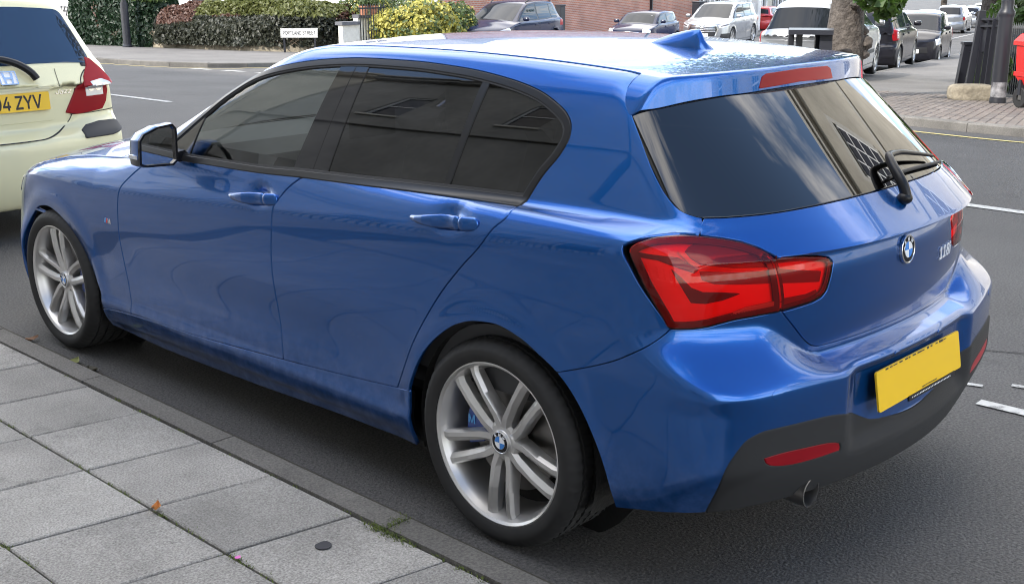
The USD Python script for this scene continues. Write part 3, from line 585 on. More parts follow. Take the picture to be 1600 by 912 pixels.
lp('lamp_panel', 'lamp_red_dark', [(-.674, .908), (-.583, .896), (-.512, .891), (-.509, .861), (-.577, .867), (-.642, .875), (-.668, .887)], lamps[0], -.0115)
lp('reversing_lens', 'lamp_clear', [(-.607, .792), (-.568, .806), (-.498, .812), (-.498, .802), (-.539, .798), (-.591, .793)], lamps[0], -.004)
lp('lamp_panel', 'lamp_red_dark', [(-.495, .895), (-.356, .867), (-.361, .841), (-.486, .858)], lamps[1], -.011)
lp('lamp_panel', 'lamp_red_dark', [(-.482, .813), (-.401, .813), (-.369, .819), (-.366, .804), (-.391, .799), (-.478, .79)], lamps[1], -.011)
# rear bumper and lower valance
arch_c = cy2(surf(SIDE, archR[archR[:, 0] < -.245]))
bq_c = cy2(surf(SIDE, bq)); lb_c = cy2(s3(lampo3[13:21]))[::-1]
tl_c = cy2(s3(np.array([(-.537, -.711, .786), (-.495, -.723, .739), (-.439, -.732, .685), (-.413, -.735, .668), (-.382, -.741, .660)]))); tb_c = cy2(s3(np.array([(-.382, -.741, .660), (-.331, -.751, .659), (-.178, -.772, .657), (0, -.78, .656)])))
bot_c = [(-.838, .252), (-.785, .268), (-.713, .280), (-.645, .282), (-.50, .280), (-.3, .281), (0, .283)]
bump = clean(Polygon(sym(np.vstack([tb_c[::-1], tl_c[::-1], lb_c[::-1], bq_c[::-1], arch_c, bot_c]))))
val_t = curve([(-.655, .262), (-.645, .347), (-.634, .418), (-.612, .471), (-.587, .504), (-.55, .516), (-.475, .513), (-.387, .507), (-.325, .494), (-.282, .476), (-.24, .452), (-.202, .432), (-.154, .420), (0, .405)])
val = clean(Polygon(sym(val_t)).intersection(bump.buffer(-.0)))
rf = Polygon(curve([(-.549, .442), (-.518, .4435), (-.437, .437), (-.363, .426), (-.341, .412), (-.341, .399), (-.398, .400), (-.468, .404), (-.516, .414), (-.543, .428), (-.549, .442)])); rfm = Polygon(np.array(rf.exterior.coords)*[-1, 1])
lay('rear_bumper', 'blue_paint', car, FB, CY, bump.difference(val), gap=.0022, h=.009, label='blue rear bumper')
lay('inner_shell', 'dark_inside', car, FB, CY, clean(bump.buffer(-.01)), off=-.03, h=.05, skirt=0)
vl = lay('rear_valance', 'valance_plastic', car, FB, CY, val.difference(rf.buffer(.004)).difference(rfm.buffer(.004)), gap=.0015, off=.004, h=.014, skirt=.03, bevel=.006, label='dark grey plastic lower valance')
for k, (poly, s) in enumerate(((rf, -1), (rfm, 1))):
    r_ = lay('reflector', 'red_plastic', car, FB, CY, poly, off=.002, h=.012, skirt=.01, bevel=.003)
for a in (-.526, -.115, .115, .526):
    lay('parking_sensor', 'blue_paint', car, FB, CY, Point(a, .606 if abs(a) > .3 else .6).buffer(.0125, 12), off=.0012, h=.006, skirt=.003, bevel=.0012)
# number plate
def plate(parent, c, ry, w, h, text, m='plate_yellow', tilt=.0, th=.012, name='number_plate', face=-1, txt_h=.079, small=True, bold=True, txt_w=None, txt_c=0.0):
    """face -1: seen from behind, reading along +x"""
    ct, st = math.cos(tilt), math.sin(tilt)
    def fr(V):
        V = np.asarray(V, float); u, v, w_ = V[:, 0], V[:, 1], V[:, 2]
        X, Y, Z = u, (v*st-w_*ct), v*ct+w_*st
        if face > 0: X, Y = -X, -Y
        cr, sr = math.cos(ry), math.sin(ry)
        return np.stack([c[0]+X*cr-Y*sr, c[1]+X*sr+Y*cr, c[2]+Z], -1)
    b = trimesh.creation.extrude_polygon(sbox(-w/2, -h/2, w/2, h/2).buffer(-.008).buffer(.008), th); b.vertices = fr(b.vertices)
    p = put(name, b, m, parent)
    if text:
        t = meshkit.text_mesh(text, txt_h, .001, bold); sx = (txt_w or min(w-.05, .062*len(text)))/np.ptp(t.bounds[:, 0]); t.vertices[:, 0] = (t.vertices[:, 0]-t.bounds[:, 0].mean())*sx+txt_c; t.vertices[:, 1] -= txt_h/2; t.vertices[:, 2] += th
        t.vertices = fr(t.vertices); put('plate_lettering', t, 'black_print', p)
    return p, fr
pl, plf = plate(car, (0, -.852, .523), 0, .520, .113, None, tilt=.17, th=.006)
# small dark strip under the plate and the fine print line on it
st = trimesh.creation.box((.30, .014, .006)); st.apply_translation((.06, -.062, .006)); st.vertices = plf(st.vertices); put('plate_holder', st, 'black_trim', pl)
rng = random.Random(4)
fp = []
for i in range(26):
    w = rng.uniform(.003, .006); b = trimesh.creation.box((w, .0035, .0006)); b.apply_translation((-.07+i*.0098, -.062, .0093)); fp.append(b)
fp = cat(fp); fp.vertices = plf(fp.vertices); put('fine_print', fp, 'white_print', pl)
fp = []
for i in range(14):
    w = rng.uniform(.003, .006); b = trimesh.creation.box((w, .003, .0006)); b.apply_translation((.0+i*.007, -.0495, .0062)); fp.append(b)
fp = cat(fp); fp.vertices = plf(fp.vertices); put('maker_line', fp, 'black_print', pl)
for i in range(14):
    b = trimesh.creation.box((rng.uniform(.008, .026), rng.uniform(.003, .007), .0006)); b.apply_translation((-.20+i*.028+rng.uniform(-.006, .006), .0525, .0062)); b.vertices = plf(b.vertices); put('plate_mark', b, 'black_print', pl)
# exhaust
ex = revolve_x([(-.20, .034), (-.008, .037), (0, .0375), (.001, .0345), (-.01, .033), (-.20, .030)], 40); V = ex.vertices; ex.vertices = np.stack([-.478+V[:, 1]*1.08, -.797-V[:, 0], .287+V[:, 2]*1.08], -1); ex.invert(); put('exhaust_tip', ex, 'steel', car, smooth=30)
exb = trimesh.creation.cylinder(.032, .02); exb.apply_transform(trimesh.transformations.rotation_matrix(math.pi/2, (1, 0, 0))); exb.apply_translation((-.478, -.70, .287)); put('exhaust_inside', exb, 'dark_inside', car)
# badge and model lettering
bp_ = surf(REAR, [(0, .866)])[0]; roundel(car, 'badge', surf_frame(FB, bp_+[0, -.004, 0], (1, 0, 0)), .041)
tp = surf(REAR, [(.302, .806)])[0]; t = meshkit.text_mesh('118i', .036, .003, True); t.apply_translation([-t.bounds[:, 0].mean(), -.018, .0005]); t.vertices[:, 0] *= 1.05; t.vertices = surf_frame(FB, tp, (1, 0, 0))(t.vertices); put('model_lettering', t, 'lettering_silver', car)
mp = surf(SIDE, [(2.182, .657)])[0]; mf = surf_frame(FB, mp, (0, -1, 0))
t = meshkit.text_mesh('M', .020, .002, True); t.apply_translation([.0, -.010, .0005]); t.vertices = mf(t.vertices); mb = put('wing_badge', t, 'chrome', car)
for i, m in enumerate(('m_light_blue', 'roundel_blue', 'm_red')):
    q = trimesh.creation.box((.006, .019, .0022)); q.apply_translation((-.021+.0065*i, 0, .001)); q.vertices[:, 0] += q.vertices[:, 1]*.3; q.vertices = mf(q.vertices); put('badge_stripe', q, m, mb)
# door handles
for (yc, zc) in ((1.165, .884), (.20, .944)):
    segs = []
    for i, s in enumerate(np.linspace(0, 1, 9)):
        y = yc+.122-.250*s; z = zc-.010+.018*s
        o = .012+.022*math.sin(math.pi*min(1, max(0, s)))**.5
        hh = .009+.012*min(1, s*2.2); th = .007+.005*s
        x = -abs(surf(SIDE, [(y, z)])[0][0])-o+.012
        sp = trimesh.creation.icosphere(subdivisions=2); sp.vertices = sp.vertices*[th, .020, hh]+[x, y, z]; segs.append(sp.vertices)
    body = [hull(np.vstack([segs[i], segs[i+1]])) for i in range(6)]; capp = [hull(np.vstack([segs[i], segs[i+1]])) for i in range(7, 8)]
    m = cat(body); 
    mm = manifold3d.Manifold.batch_boolean([manifold3d.Manifold(manifold3d.Mesh(np.asarray(q.vertices, np.float32), np.asarray(q.faces, np.uint32))) for q in body], manifold3d.OpType.Add).to_mesh()
    for sx in (1, -1):
        v = np.asarray(mm.vert_properties[:, :3])*[sx, 1, 1]; f = mm.tri_verts if sx > 0 else mm.tri_verts[:, ::-1]
        hd = put('door_handle', trimesh.Trimesh(v, f, process=False), 'blue_paint', car, smooth=50)
        cv = capp[0].vertices*[sx, 1, 1]; put('handle_end', trimesh.Trimesh(cv, capp[0].faces if sx > 0 else capp[0].faces[:, ::-1], process=False), 'blue_paint', hd, smooth=60)
# door mirrors
def rrect(cx, cz, w, h, r, n=6):
    q = sbox(cx-w/2+r, cz-h/2+r, cx+w/2-r, cz+h/2-r).buffer(r, n); return np.asarray(q.exterior.coords)[:-1]
for sx in (1, -1):
    def fx(V): V = np.asarray(V, float)*[sx, 1, 1]; return V
    face = Polygon([(-1.008, .962), (-.985, .953), (-.88, .948), (-.862, .962), (-.858, 1.075), (-.872, 1.092), (-.93, 1.086), (-.985, 1.066), (-1.002, 1.045)]).buffer(.008).buffer(-.004)
    fc = np.asarray(face.exterior.segmentize(.01).coords)[:-1]; c0 = fc.mean(0)
    rings = [(1.632, 1.0), (1.650, 1.035), (1.68, 1.04), (1.71, 1.0), (1.735, .90), (1.755, .74), (1.768, .50)]
    R_ = []
    for y, k in rings: R_.append(np.stack([c0[0]+.012*(y-1.63)/.1+(fc[:, 0]-c0[0])*k, np.full(len(fc), y), c0[1]-.006*(y-1.63)/.1+(fc[:, 1]-c0[1])*k], -1))
    R_.append(np.repeat(R_[-1].mean(0)[None], len(fc), 0)+[0, .004, 0]); n = len(fc); V = np.vstack(R_); Fc = []
    for i in range(len(R_)-1):
        for j in range(n): a, b, c_, d_ = i*n+j, i*n+(j+1) % n, (i+1)*n+j, (i+1)*n+(j+1) % n; Fc += [(a, b, c_), (b, d_, c_)]
    Fc = np.array(Fc); zc = V[Fc][:, :, 2].mean(1); low = zc < .982
    def sub(sel, name, m, par):
        t = trimesh.Trimesh(fx(V), Fc[sel] if sx > 0 else Fc[sel][:, ::-1], process=False); t.remove_unreferenced_vertices(); t.fix_normals(); return put(name, t, m, par, smooth=40)
    mir = sub(~low, 'door_mirror', 'blue_paint', car); sub(low, 'mirror_underside', 'gloss_black', mir)
    def flat(poly, y, th, name, m):
        e = trimesh.creation.extrude_polygon(poly, th); q = e.vertices; e.vertices = fx(np.stack([q[:, 0], y+q[:, 2], q[:, 1]], -1)); e.fix_normals(); return put(name, e, m, mir)
    flat(face.difference(face.buffer(-.008)), 1.626, .012, 'mirror_rim', 'gloss_black'); flat(clean(face.buffer(-.0075)), 1.637, .003, 'mirror_glass', 'mirror_silver')
    arm = hull([(-.87, y, z) for y in (1.65, 1.73) for z in (.955, .985)]+[(-.80, y, z) for y in (1.66, 1.76) for z in (.945, .99)]); arm.vertices = fx(arm.vertices); arm.fix_normals(); put('mirror_arm', arm, 'gloss_black', mir)
    rep = hull([(-1.0135+.012*(y-1.63)/.1*0+dx, y, z) for y in (1.645, 1.70) for z in (.979, .992) for dx in (0, .012)]); rep.vertices = fx(rep.vertices); rep.fix_normals(); put('mirror_indicator', rep, 'lamp_clear', mir)
# roof aerial
secs = []
for y, w, h in ((.135, .004, .002), (.10, .018, .018), (.05, .030, .036), (0, .036, .050), (-.035, .036, .0585), (-.052, .030, .060), (-.060, .024, .050), (-.072, .026, .028), (-.090, .030, .010), (-.098, .030, .002)):
    z0 = BLUE['ROOF'](np.array(y))-.002
    a = np.linspace(0, math.pi, 13); ex_ = np.sign(np.cos(a))*np.abs(np.cos(a))**1.3
    secs.append(np.stack([w*ex_*(1-.0*np.sin(a)), np.full(13, y), z0+h*np.sin(a)**1.5], -1))
V = np.vstack(secs); Fc = []
for i in range(len(secs)-1):
    for j in range(12): a, b, c_, d_ = i*13+j, i*13+j+1, (i+1)*13+j, (i+1)*13+j+1; Fc += [(a, b, c_), (b, d_, c_)]
t = trimesh.Trimesh(V, Fc, process=False); put('roof_aerial', t, 'blue_paint', car, smooth=50)
# rear wiper
w0 = surf(REAR, [(.0, 1.013)])[0]
def hb_(x, z, o): p = surf(REAR, [(x, z)])[0]; n = grad(FB, p[None])[0]; return p+n*o
pts = [hb_(.01, .996, .012), hb_(.015, 1.02, .030), hb_(.04, 1.062, .034), hb_(.075, 1.088, .032), hb_(.15, 1.090, .026), hb_(.27, 1.078, .02), hb_(.40, 1.058, .016)]
pm = curve(pts, .01); kk = np.linspace(0, 1, len(pm)); rr = np.interp(kk, [0, .2, .35, .5, 1], [.016, .0145, .011, .008, .005])
wa = tube(pm, rr, 10); wip = put('rear_wiper', wa, 'black_trim', car, smooth=50)
blade = tube(curve([hb_(x, z, .008) for x, z in ((.02, 1.050), (.12, 1.054), (.24, 1.052), (.36, 1.046), (.47, 1.038))], .02), .0055, 8); put('wiper_blade', blade, 'seal_rubber', wip, smooth=50)
hubw = trimesh.creation.icosphere(subdivisions=2); hubw.vertices = hubw.vertices*[.022, .022, .018]+(hb_(.01, 1.000, .010)); put('wiper_hub', hubw, 'black_trim', wip, smooth=60)
# front end (mostly turned away)
fbp = [(a, .20) for a in np.linspace(-1.02, 1.02, 25)]+[(1.02, .55), (.93, .66), (.60, .69), (.3, .70), (-.3, .70), (-.60, .69), (-.93, .66), (-1.02, .55)]
archf3 = surf(SIDE, archF[archF[:, 0] > 2.86]); af = CYF.to2(archf3)
fb_half = np.vstack([[(0, .20), (-.75, .20)], [[-abs(q[0]), q[1]] for q in af[::-1]], [(-.99, .595), (-.66, .635), (-.45, .65), (0, .65)]])
lay('front_bumper', 'blue_paint', car, FB, CYF, sym(fb_half), gap=.002, h=.025)
hl = [(-.655, .655), (-.5, .655), (-.36, .66), (-.37, .735), (-.5, .77), (-.60, .772), (-.66, .72)]
H_ = lay('headlight', 'clear_glass', car, FB, CYF, hl, both=True, gap=.002, off=.004, h=.025, skirt=.02)
for k, side in enumerate((False, True)):
    v, t_, n = panel(FB, CYF, clean(Polygon(hl).buffer(-.006)), off=-.02, h=.03, skirt=.0, mirror=side); put('headlight_body', (v, t_), 'lamp_clear', H_[k], normals=n)
lay('nose_panel', 'blue_paint', car, FB, CYF, sym([(0, .665), (-.33, .67), (-.35, .74), (-.36, .79), (0, .80)]), gap=.002, h=.03)
kid = clean(Polygon([(-.02, .52), (-.20, .53), (-.23, .60), (-.19, .66), (-.03, .67)]))
lay('kidney_grille', 'gloss_black', car, FB, CYF, kid, both=True, off=.008, h=.02, skirt=.01, bevel=.004)
# wheels, wheel housings, underside
for (y, s, rot, cal) in ((0, -1, .02, math.pi-.12), (0, 1, .0, .1), (2.69, -1, math.pi/5+.06, .1), (2.69, 1, .3, math.pi-.1)):
    w_, tr = wheel(car, s*.868, y, .314, s, rot, caliper=cal)
    roundel(w_, 'centre_cap', lambda V, tr=tr: tr(np.asarray(V, float)+[0, 0, -.024]), .034)
    if s < 0 and y == 0:
        t = meshkit.text_mesh('M', .026, .001, True); t.apply_translation([-.165, .012, -.0535]); V = t.vertices; t.vertices = np.stack([-.868-V[:, 2], y-V[:, 0], .314+V[:, 1]], -1); t.invert(); put('caliper_mark', t, 'm_light_blue', w_)
for yc in (0, 2.69):
    for s in (-1, 1):
        a = np.linspace(-.35, math.pi+.35, 30); V, Fc = [], []
        for t_ in a:
            for xx in (.835, .60): V.append((s*xx, yc+.352*math.cos(t_), .312+.352*math.sin(t_)))
        for i in range(29): Fc += [(2*i, 2*i+1, 2*i+2), (2*i+1, 2*i+3, 2*i+2)]
        lin = trimesh.Trimesh(V, Fc, process=False); bk = trimesh.creation.cylinder(.36, .01); bk.apply_transform(trimesh.transformations.rotation_matrix(math.pi/2, (0, 1, 0))); bk.apply_translation((s*.60, yc, .312))
        put('wheel_housing', cat([lin, bk]), 'under_black', car)
put('underbody', cat([tbox(1.62, 1.95, .02, (0, 1.345, .19)), tbox(1.2, .85, .02, (0, -.30, .34)), tbox(1.15, 2.9, .02, (0, 1.6, .21)), tbox(1.3, .75, .02, (0, 3.0, .22))]), 'under_black', car)
# cabin
lay('door_lining', 'cabin_dark', car, FB, SIDE, sbox(-.2, .45, 1.85, .97), both=True, off=-.07, h=.1, skirt=0)
lay('headlining', 'cabin_grey', car, FB, TOP, sbox(-.52, -.22, .52, 1.22), off=-.035, h=.1, skirt=0)
put('cabin_floor', tbox(1.4, 2.5, .03, (0, 1.2, .33)), 'cabin_dark', car)
put('boot_cover', tbox(1.2, .55, .02, (0, -.36, .95)), 'cabin_dark', car)
dash = hull([(sx*.70, y, z) for sx in (-1, 1) for y, z in ((2.04, 1.0), (1.62, 1.0), (1.55, .95), (1.50, .80), (1.60, .55), (1.95, .55))]); put('dashboard', dash, 'cabin_dark', car)
bino = rbox(.36, .22, .07, .03, (.37, 1.58, .985)); put('instrument_cowl', bino, 'cabin_dark', car, smooth=40)
scr = rbox(.24, .015, .11, .006, (0, 1.55, 1.02)); put('centre_screen', scr, 'gloss_black', car)
def seat(cx, cy, w=.50):
    base = rbox(w, .52, .16, .06, (cx, cy+.05, .50)); bk = rbox(w, .15, .62, .06, (0, 0, 0)); bk.apply_transform(trimesh.transformations.rotation_matrix(math.radians(18), (1, 0, 0))); bk.apply_translation((cx, cy-.27, .82))
    s_ = put('seat', base, 'cabin_dark', car, smooth=40); put('backrest', bk, 'cabin_dark', s_, smooth=40)
    hr = rbox(.27, .09, .19, .04, (cx, cy-.40, 1.205)); put('headrest', hr, 'cabin_dark', s_, smooth=40)
for cx in (-.37, .37): seat(cx, .95)
rb = rbox(1.24, .5, .16, .06, (0, .12, .52)); r2 = put('rear_seat', rb, 'cabin_dark', car, smooth=40)
rk = rbox(1.24, .15, .60, .06); rk.apply_transform(trimesh.transformations.rotation_matrix(math.radians(20), (1, 0, 0))); rk.apply_translation((0, -.18, .80)); put('backrest', rk, 'cabin_dark', r2, smooth=40)
for cx in (-.38, .38): put('headrest', rbox(.25, .09, .15, .04, (cx, -.28, 1.12)), 'cabin_dark', r2, smooth=40)
sw = trimesh.creation.torus(.178, .017, 40, 10); hubs = cat([rbox(.14, .11, .05, .02), tbox(.34, .035, .02), tbox(.035, .16, .02, (0, -.09, 0))])
for m_ in (sw, hubs):
    m_.apply_transform(trimesh.transformations.rotation_matrix(math.radians(68), (1, 0, 0))); m_.apply_translation((.37, 1.36, .90))
swp = put('steering_wheel', sw, 'cabin_dark', car, smooth=60); put('wheel_hub', hubs, 'cabin_grey', swp, smooth=40)
put('rear_view_mirror', rbox(.24, .04, .07, .018, (0, 1.43, 1.27)), 'cabin_dark', car, smooth=40)

# ------------------------------------------------------------------ the place: ground, kerbs, footways
SD = np.array([.957, .29]); SN = np.array([-.29, .957])           # the side street runs along SD
_pz = PchipInterpolator([-200, -20, 3, 6, 8, 12, 16, 20, 25, 34, 48, 70, 100, 200, 600], [0, 0, 0, -.005, -.04, -.24, -.47, -.66, -.88, -1.25, -1.75, -2.4, -3.1, -4.6, -6])
def zt(x, y): return _pz(np.clip(np.asarray(x)*SD[0]+np.asarray(y)*SD[1], -200, 600))
def st(s, p): return tuple(s*SD+p*SN)                              # (along the side street, across it) -> x, y
rough_mat('asphalt', (.030, .029, .029), (.108, .104, .100), 95, .80, .8, .010, scale2=110, stains=.45, sharp=.35, spots=1.6)
rough_mat('asphalt_far', (.06, .06, .063), (.085, .084, .084), 25, .85, .3, .01, stains=.3)
rough_mat('slab_concrete', (.135, .128, .116), (.36, .345, .32), 150, .88, .8, .004, scale2=190, stains=2.2, sharp=.22, rnd=.16, spots=5.0)
rough_mat('slab_concrete_b', (.15, .143, .13), (.37, .356, .33), 165, .88, .8, .004, scale2=200, stains=1.7, sharp=.22, rnd=.16, spots=4.0)
rough_mat('kerb_granite', (.085, .08, .072), (.17, .16, .145), 120, .85, .6, .004, stains=3, sharp=.4, rnd=.15, spots=6.0)
rough_mat('joint_dirt', (.035, .032, .026), (.07, .062, .048), 60, .95, .8, .01)
rough_mat('footway_tar', (.10, .094, .087), (.155, .147, .138), 40, .9, .4, .01, stains=.6)
rough_mat('moss', (.05, .075, .012), (.12, .15, .03), 40, .9, .8, .01)
for i, c in enumerate(((.145, .122, .105), (.125, .107, .095), (.165, .142, .124), (.108, .094, .085))):
    rough_mat(f'paver_{i}', tuple(v*.85 for v in c), c, 30, .88, .4, .004)
mat('road_paint', {'g': ('geometry', {}), 'n': ('noise_texture', {'scale': 18.0, 'detail': 8.0, 'roughness': .7}), 'r': ('rgb_ramp', {'ramp': [(.36, (.10, .10, .10)), (.50, (.42, .42, .40)), (1, (.52, .52, .50))]}), 'p': ('principled_bsdf', {'roughness': .7})},
    [('g.position', 'n.vector'), ('n.fac', 'r.fac'), ('r.color', 'p.base_color')])
mat('yellow_paint', {'g': ('geometry', {}), 'n': ('noise_texture', {'scale': 14.0, 'detail': 8.0, 'roughness': .7}), 'r': ('rgb_ramp', {'ramp': [(.3, (.2, .18, .12)), (.45, (.62, .50, .17)), (1, (.70, .58, .22))]}), 'p': ('principled_bsdf', {'roughness': .7})},
    [('g.position', 'n.vector'), ('n.fac', 'r.fac'), ('r.color', 'p.base_color')])

def structure(name, label, mesh, m, smooth=False):
    pr = put(name, mesh, m, None, smooth=smooth); tag(pr, label, None, None, 'structure'); return pr
def sheet(poly, h, dz, zf=None):
    Q, t, _ = tri2d(clean(poly), h); a = np.cross(Q[t[:, 1]]-Q[t[:, 0]], Q[t[:, 2]]-Q[t[:, 0]]); t[a < 0] = t[a < 0][:, ::-1]
    z = (zf or zt)(Q[:, 0], Q[:, 1])+dz; return trimesh.Trimesh(np.column_stack([Q, z]), t, process=False)
# road: one sheet to the horizon
gx = np.unique(np.r_[np.linspace(-400, -40, 8), np.linspace(-40, -2, 12), np.linspace(-2, 14, 33), np.linspace(14, 60, 47), np.linspace(60, 130, 30), np.linspace(130, 700, 12)])
gy = np.unique(np.r_[np.linspace(-500, -40, 8), np.linspace(-40, -4, 12), np.linspace(-4, 14, 25), np.linspace(14, 60, 40), np.linspace(60, 130, 20), np.linspace(130, 700, 12)])
X, Y = np.meshgrid(gx, gy, indexing='ij'); ny = len(gy); i, j = np.meshgrid(np.arange(len(gx)-1), np.arange(ny-1), indexing='ij'); a = (i*ny+j).ravel()
road = structure('road', 'grey worn asphalt road with the junction of a side street', trimesh.Trimesh(np.column_stack([X.ravel(), Y.ravel(), zt(X, Y).ravel()]), np.vstack([np.column_stack([a, a+ny, a+ny+1]), np.column_stack([a, a+ny+1, a+1])]), process=False), 'asphalt', smooth=True)
def prism(poly, z0, z1): 
    e = trimesh.creation.extrude_polygon(clean(poly), z1-z0); e.apply_translation((0, 0, z0)); return e
# near footway of square slabs
FZ = .08
foot = structure('footway', 'paved footway of square grey concrete slabs along the near kerb', prism(sbox(-6.6, -40, -1.135, 70), -.3, FZ-.012), 'joint_dirt')
rs = np.random.RandomState(5)
ysl = [.33+.4045*k for k in range(-7, 9)]; xcol = [-1.135, -1.525, -1.93, -2.33, -2.73]
sk = .185
for ci in range(4):
    x1, x0 = xcol[ci], xcol[ci+1]
    for k in range(len(ysl)-1):
        g = .0045; o = rs.uniform(-.003, .003, 4)
        P4 = [(x0+g, ysl[k]-sk*(x0+1.135)+g+o[0]), (x1-g*.8, ysl[k]-sk*(x1+1.135)+g+o[1]), (x1-g*.8, ysl[k+1]-sk*(x1+1.135)-g+o[2]), (x0+g, ysl[k+1]-sk*(x0+1.135)-g+o[3])]
        q = Polygon(P4); tp = np.array(q.buffer(-.004).exterior.coords)[:-1]; bt = np.array(q.exterior.coords)[:-1]
        dz = rs.uniform(-.002, .002); tilt = rs.uniform(-.004, .004, 2); c = bt.mean(0)
        zt_ = lambda p: FZ+dz+(p-c)@tilt
        V = np.vstack([np.column_stack([tp, zt_(tp)]), np.column_stack([bt, zt_(bt)-.004]), np.column_stack([bt, np.full(len(bt), FZ-.03)])])
        h = hull(V); put('slab', h, 'slab_concrete' if rs.rand() < .5 else 'slab_concrete_b', foot)
# the rest of the near footway, out of the picture, is one sheet
put('slab_field', cat([tbox(1.6, 6.2, .014, (-3.55, .2, FZ-.004)), tbox(3.2, 34, .014, (-2.75, 21, FZ-.004)), tbox(3.2, 30, .014, (-2.75, -17.7, FZ-.004)), tbox(2.2, 110, .014, (-5.5, 15, FZ-.006))]), 'slab_concrete', foot).SetCustomDataByKey('kind', 'stuff')
def kerb_stones(path, w, n_named, name='kerb_stone', top=.10, parent=None, zf=zt, seed=0, L=.915, m='kerb_granite'):
    p = np.asarray(path, float); s = np.r_[0, np.cumsum(np.linalg.norm(np.diff(p, axis=0), axis=1))]; f = lambda q: np.array([np.interp(q, s, p[:, k]) for k in (0, 1)]).T
    n = int(s[-1]//L); r = np.random.RandomState(seed)
    for k in range(n):
        a, b = f(k*L+.004), f((k+1)*L-.004); d = (b-a)/np.linalg.norm(b-a); nn = np.array([-d[1], d[0]])
        z = lambda q: float(zf(*q)); dz = r.uniform(-.004, .004); V = []
        for q in (a, b):
            for o, hz in ((0, top-.014), (.014, top), (w, top), (0, -.2), (w, -.2)):
                V.append((*(q+nn*o), z(q)+hz+dz))
        put(name, hull(V), m, parent)
kerb_stones([(-1.03, -1.65), (-1.03, 6.6)], .10, 9, top=FZ+.004, parent=foot, zf=lambda x, y: 0.0)
put('kerb_run', cat([tbox(.10, 60, .28, (-1.08, 36.7, -.06)), tbox(.10, 36, .28, (-1.08, -19.7, -.06))]), 'kerb_granite', foot)
# channel of dust along the kerb
put('gutter_dirt', sheet(sbox(-1.03, -5, -.93, 7), .5, .004, lambda x, y: 0*x), 'joint_dirt', foot)
# right-hand corner footway with block paving, left-hand corner footway
kR = np.vstack([curve([(9.15, -40), (9.2, -10), (9.25, 0), (9.34, 2.35), (9.72, 3.76), (10.5, 5.15), (11.7, 6.45), (13.0, 7.4), st(16, 3.7), st(20, 3.7)], .3), [st(s, 3.7) for s in range(22, 150, 4)]])
kL = np.vstack([curve([(10.1, 90), (10.3, 40), (10.4, 26), (10.55, 22.2), (10.95, 21.1), (11.7, 20.5), (12.6, 20.45), st(19.5, 16), st(24, 16)], .3), [st(s, 16) for s in range(26, 150, 4)]])
PR = Polygon(np.vstack([kR, [(190, 40), (190, -40)]])); PL = Polygon(np.vstack([kL, [st(150, 120), (10.1, 160)]]))
footR = structure('corner_footway', 'brown block paved footway at the right hand corner of the junction', sheet(PR.buffer(-.12), 1.2, .094), 'footway_tar', smooth=True)
footL = structure('far_footway', 'pale tarmac footway in front of the hedge across the road', sheet(PL.buffer(-.12), 1.2, .10), 'footway_tar', smooth=True)
def kerb_wall(path, w, top):   # continuous kerb beyond the stones one can tell apart
    p = np.asarray(path, float); d = np.gradient(p, axis=0); d /= np.linalg.norm(d, axis=1, keepdims=True); nn = np.column_stack([-d[:, 1], d[:, 0]]); z = zt(p[:, 0], p[:, 1]); V, Fc = [], []
    for q, n_, zz in zip(p, nn, z): V += [(*q, zz-.2), (*q, zz+top-.012), (*(q+n_*.012), zz+top), (*(q+n_*w), zz+top), (*(q+n_*w), zz-.2)]
    for i in range(len(p)-1):
        for j in range(4): a, b, c, e = i*5+j, i*5+j+1, i*5+5+j, i*5+6+j; Fc += [(a, b, c), (b, e, c)]
    t = trimesh.Trimesh(V, Fc, process=False); return t
def between(path, a, b):
    s = np.r_[0, np.cumsum(np.linalg.norm(np.diff(path, axis=0), axis=1))]; k = (s >= a) & (s <= b); return path[k]
sR = np.r_[0, np.cumsum(np.linalg.norm(np.diff(kR, axis=0), axis=1))]; iR = int(np.argmin(np.hypot(kR[:, 0]-9.25, kR[:, 1]))); iR2 = int(np.argmin(np.hypot(kR[:, 0]-14.2, kR[:, 1]-8.2)))
kerb_stones(kR[iR:iR2+1][::-1], -.13 if False else .13, 0, parent=footR, seed=2) if False else None
def flip(path): return np.asarray(path)[::-1]
# stones are laid with the footway on the left of the path
kerb_stones(flip(kR[iR:iR2+1]), .13, 0, parent=footR, seed=2)
put('kerb_run', cat([kerb_wall(flip(kR[:iR+1]), .13, .10), kerb_wall(flip(kR[iR2:]), .13, .10)]), 'kerb_granite', footR)
iL = int(np.argmin(np.hypot(kL[:, 0]-10.4, kL[:, 1]-26))); iL2 = int(np.argmin(np.hypot(kL[:, 0]-14, kL[:, 1]-21)))
kerb_stones(kL[iL:iL2+1], .15, 0, parent=footL, seed=3, top=.105)
put('kerb_run', cat([kerb_wall(kL[:iL+1], .15, .10), kerb_wall(kL[iL2:], .15, .10)]), 'kerb_granite', footL)
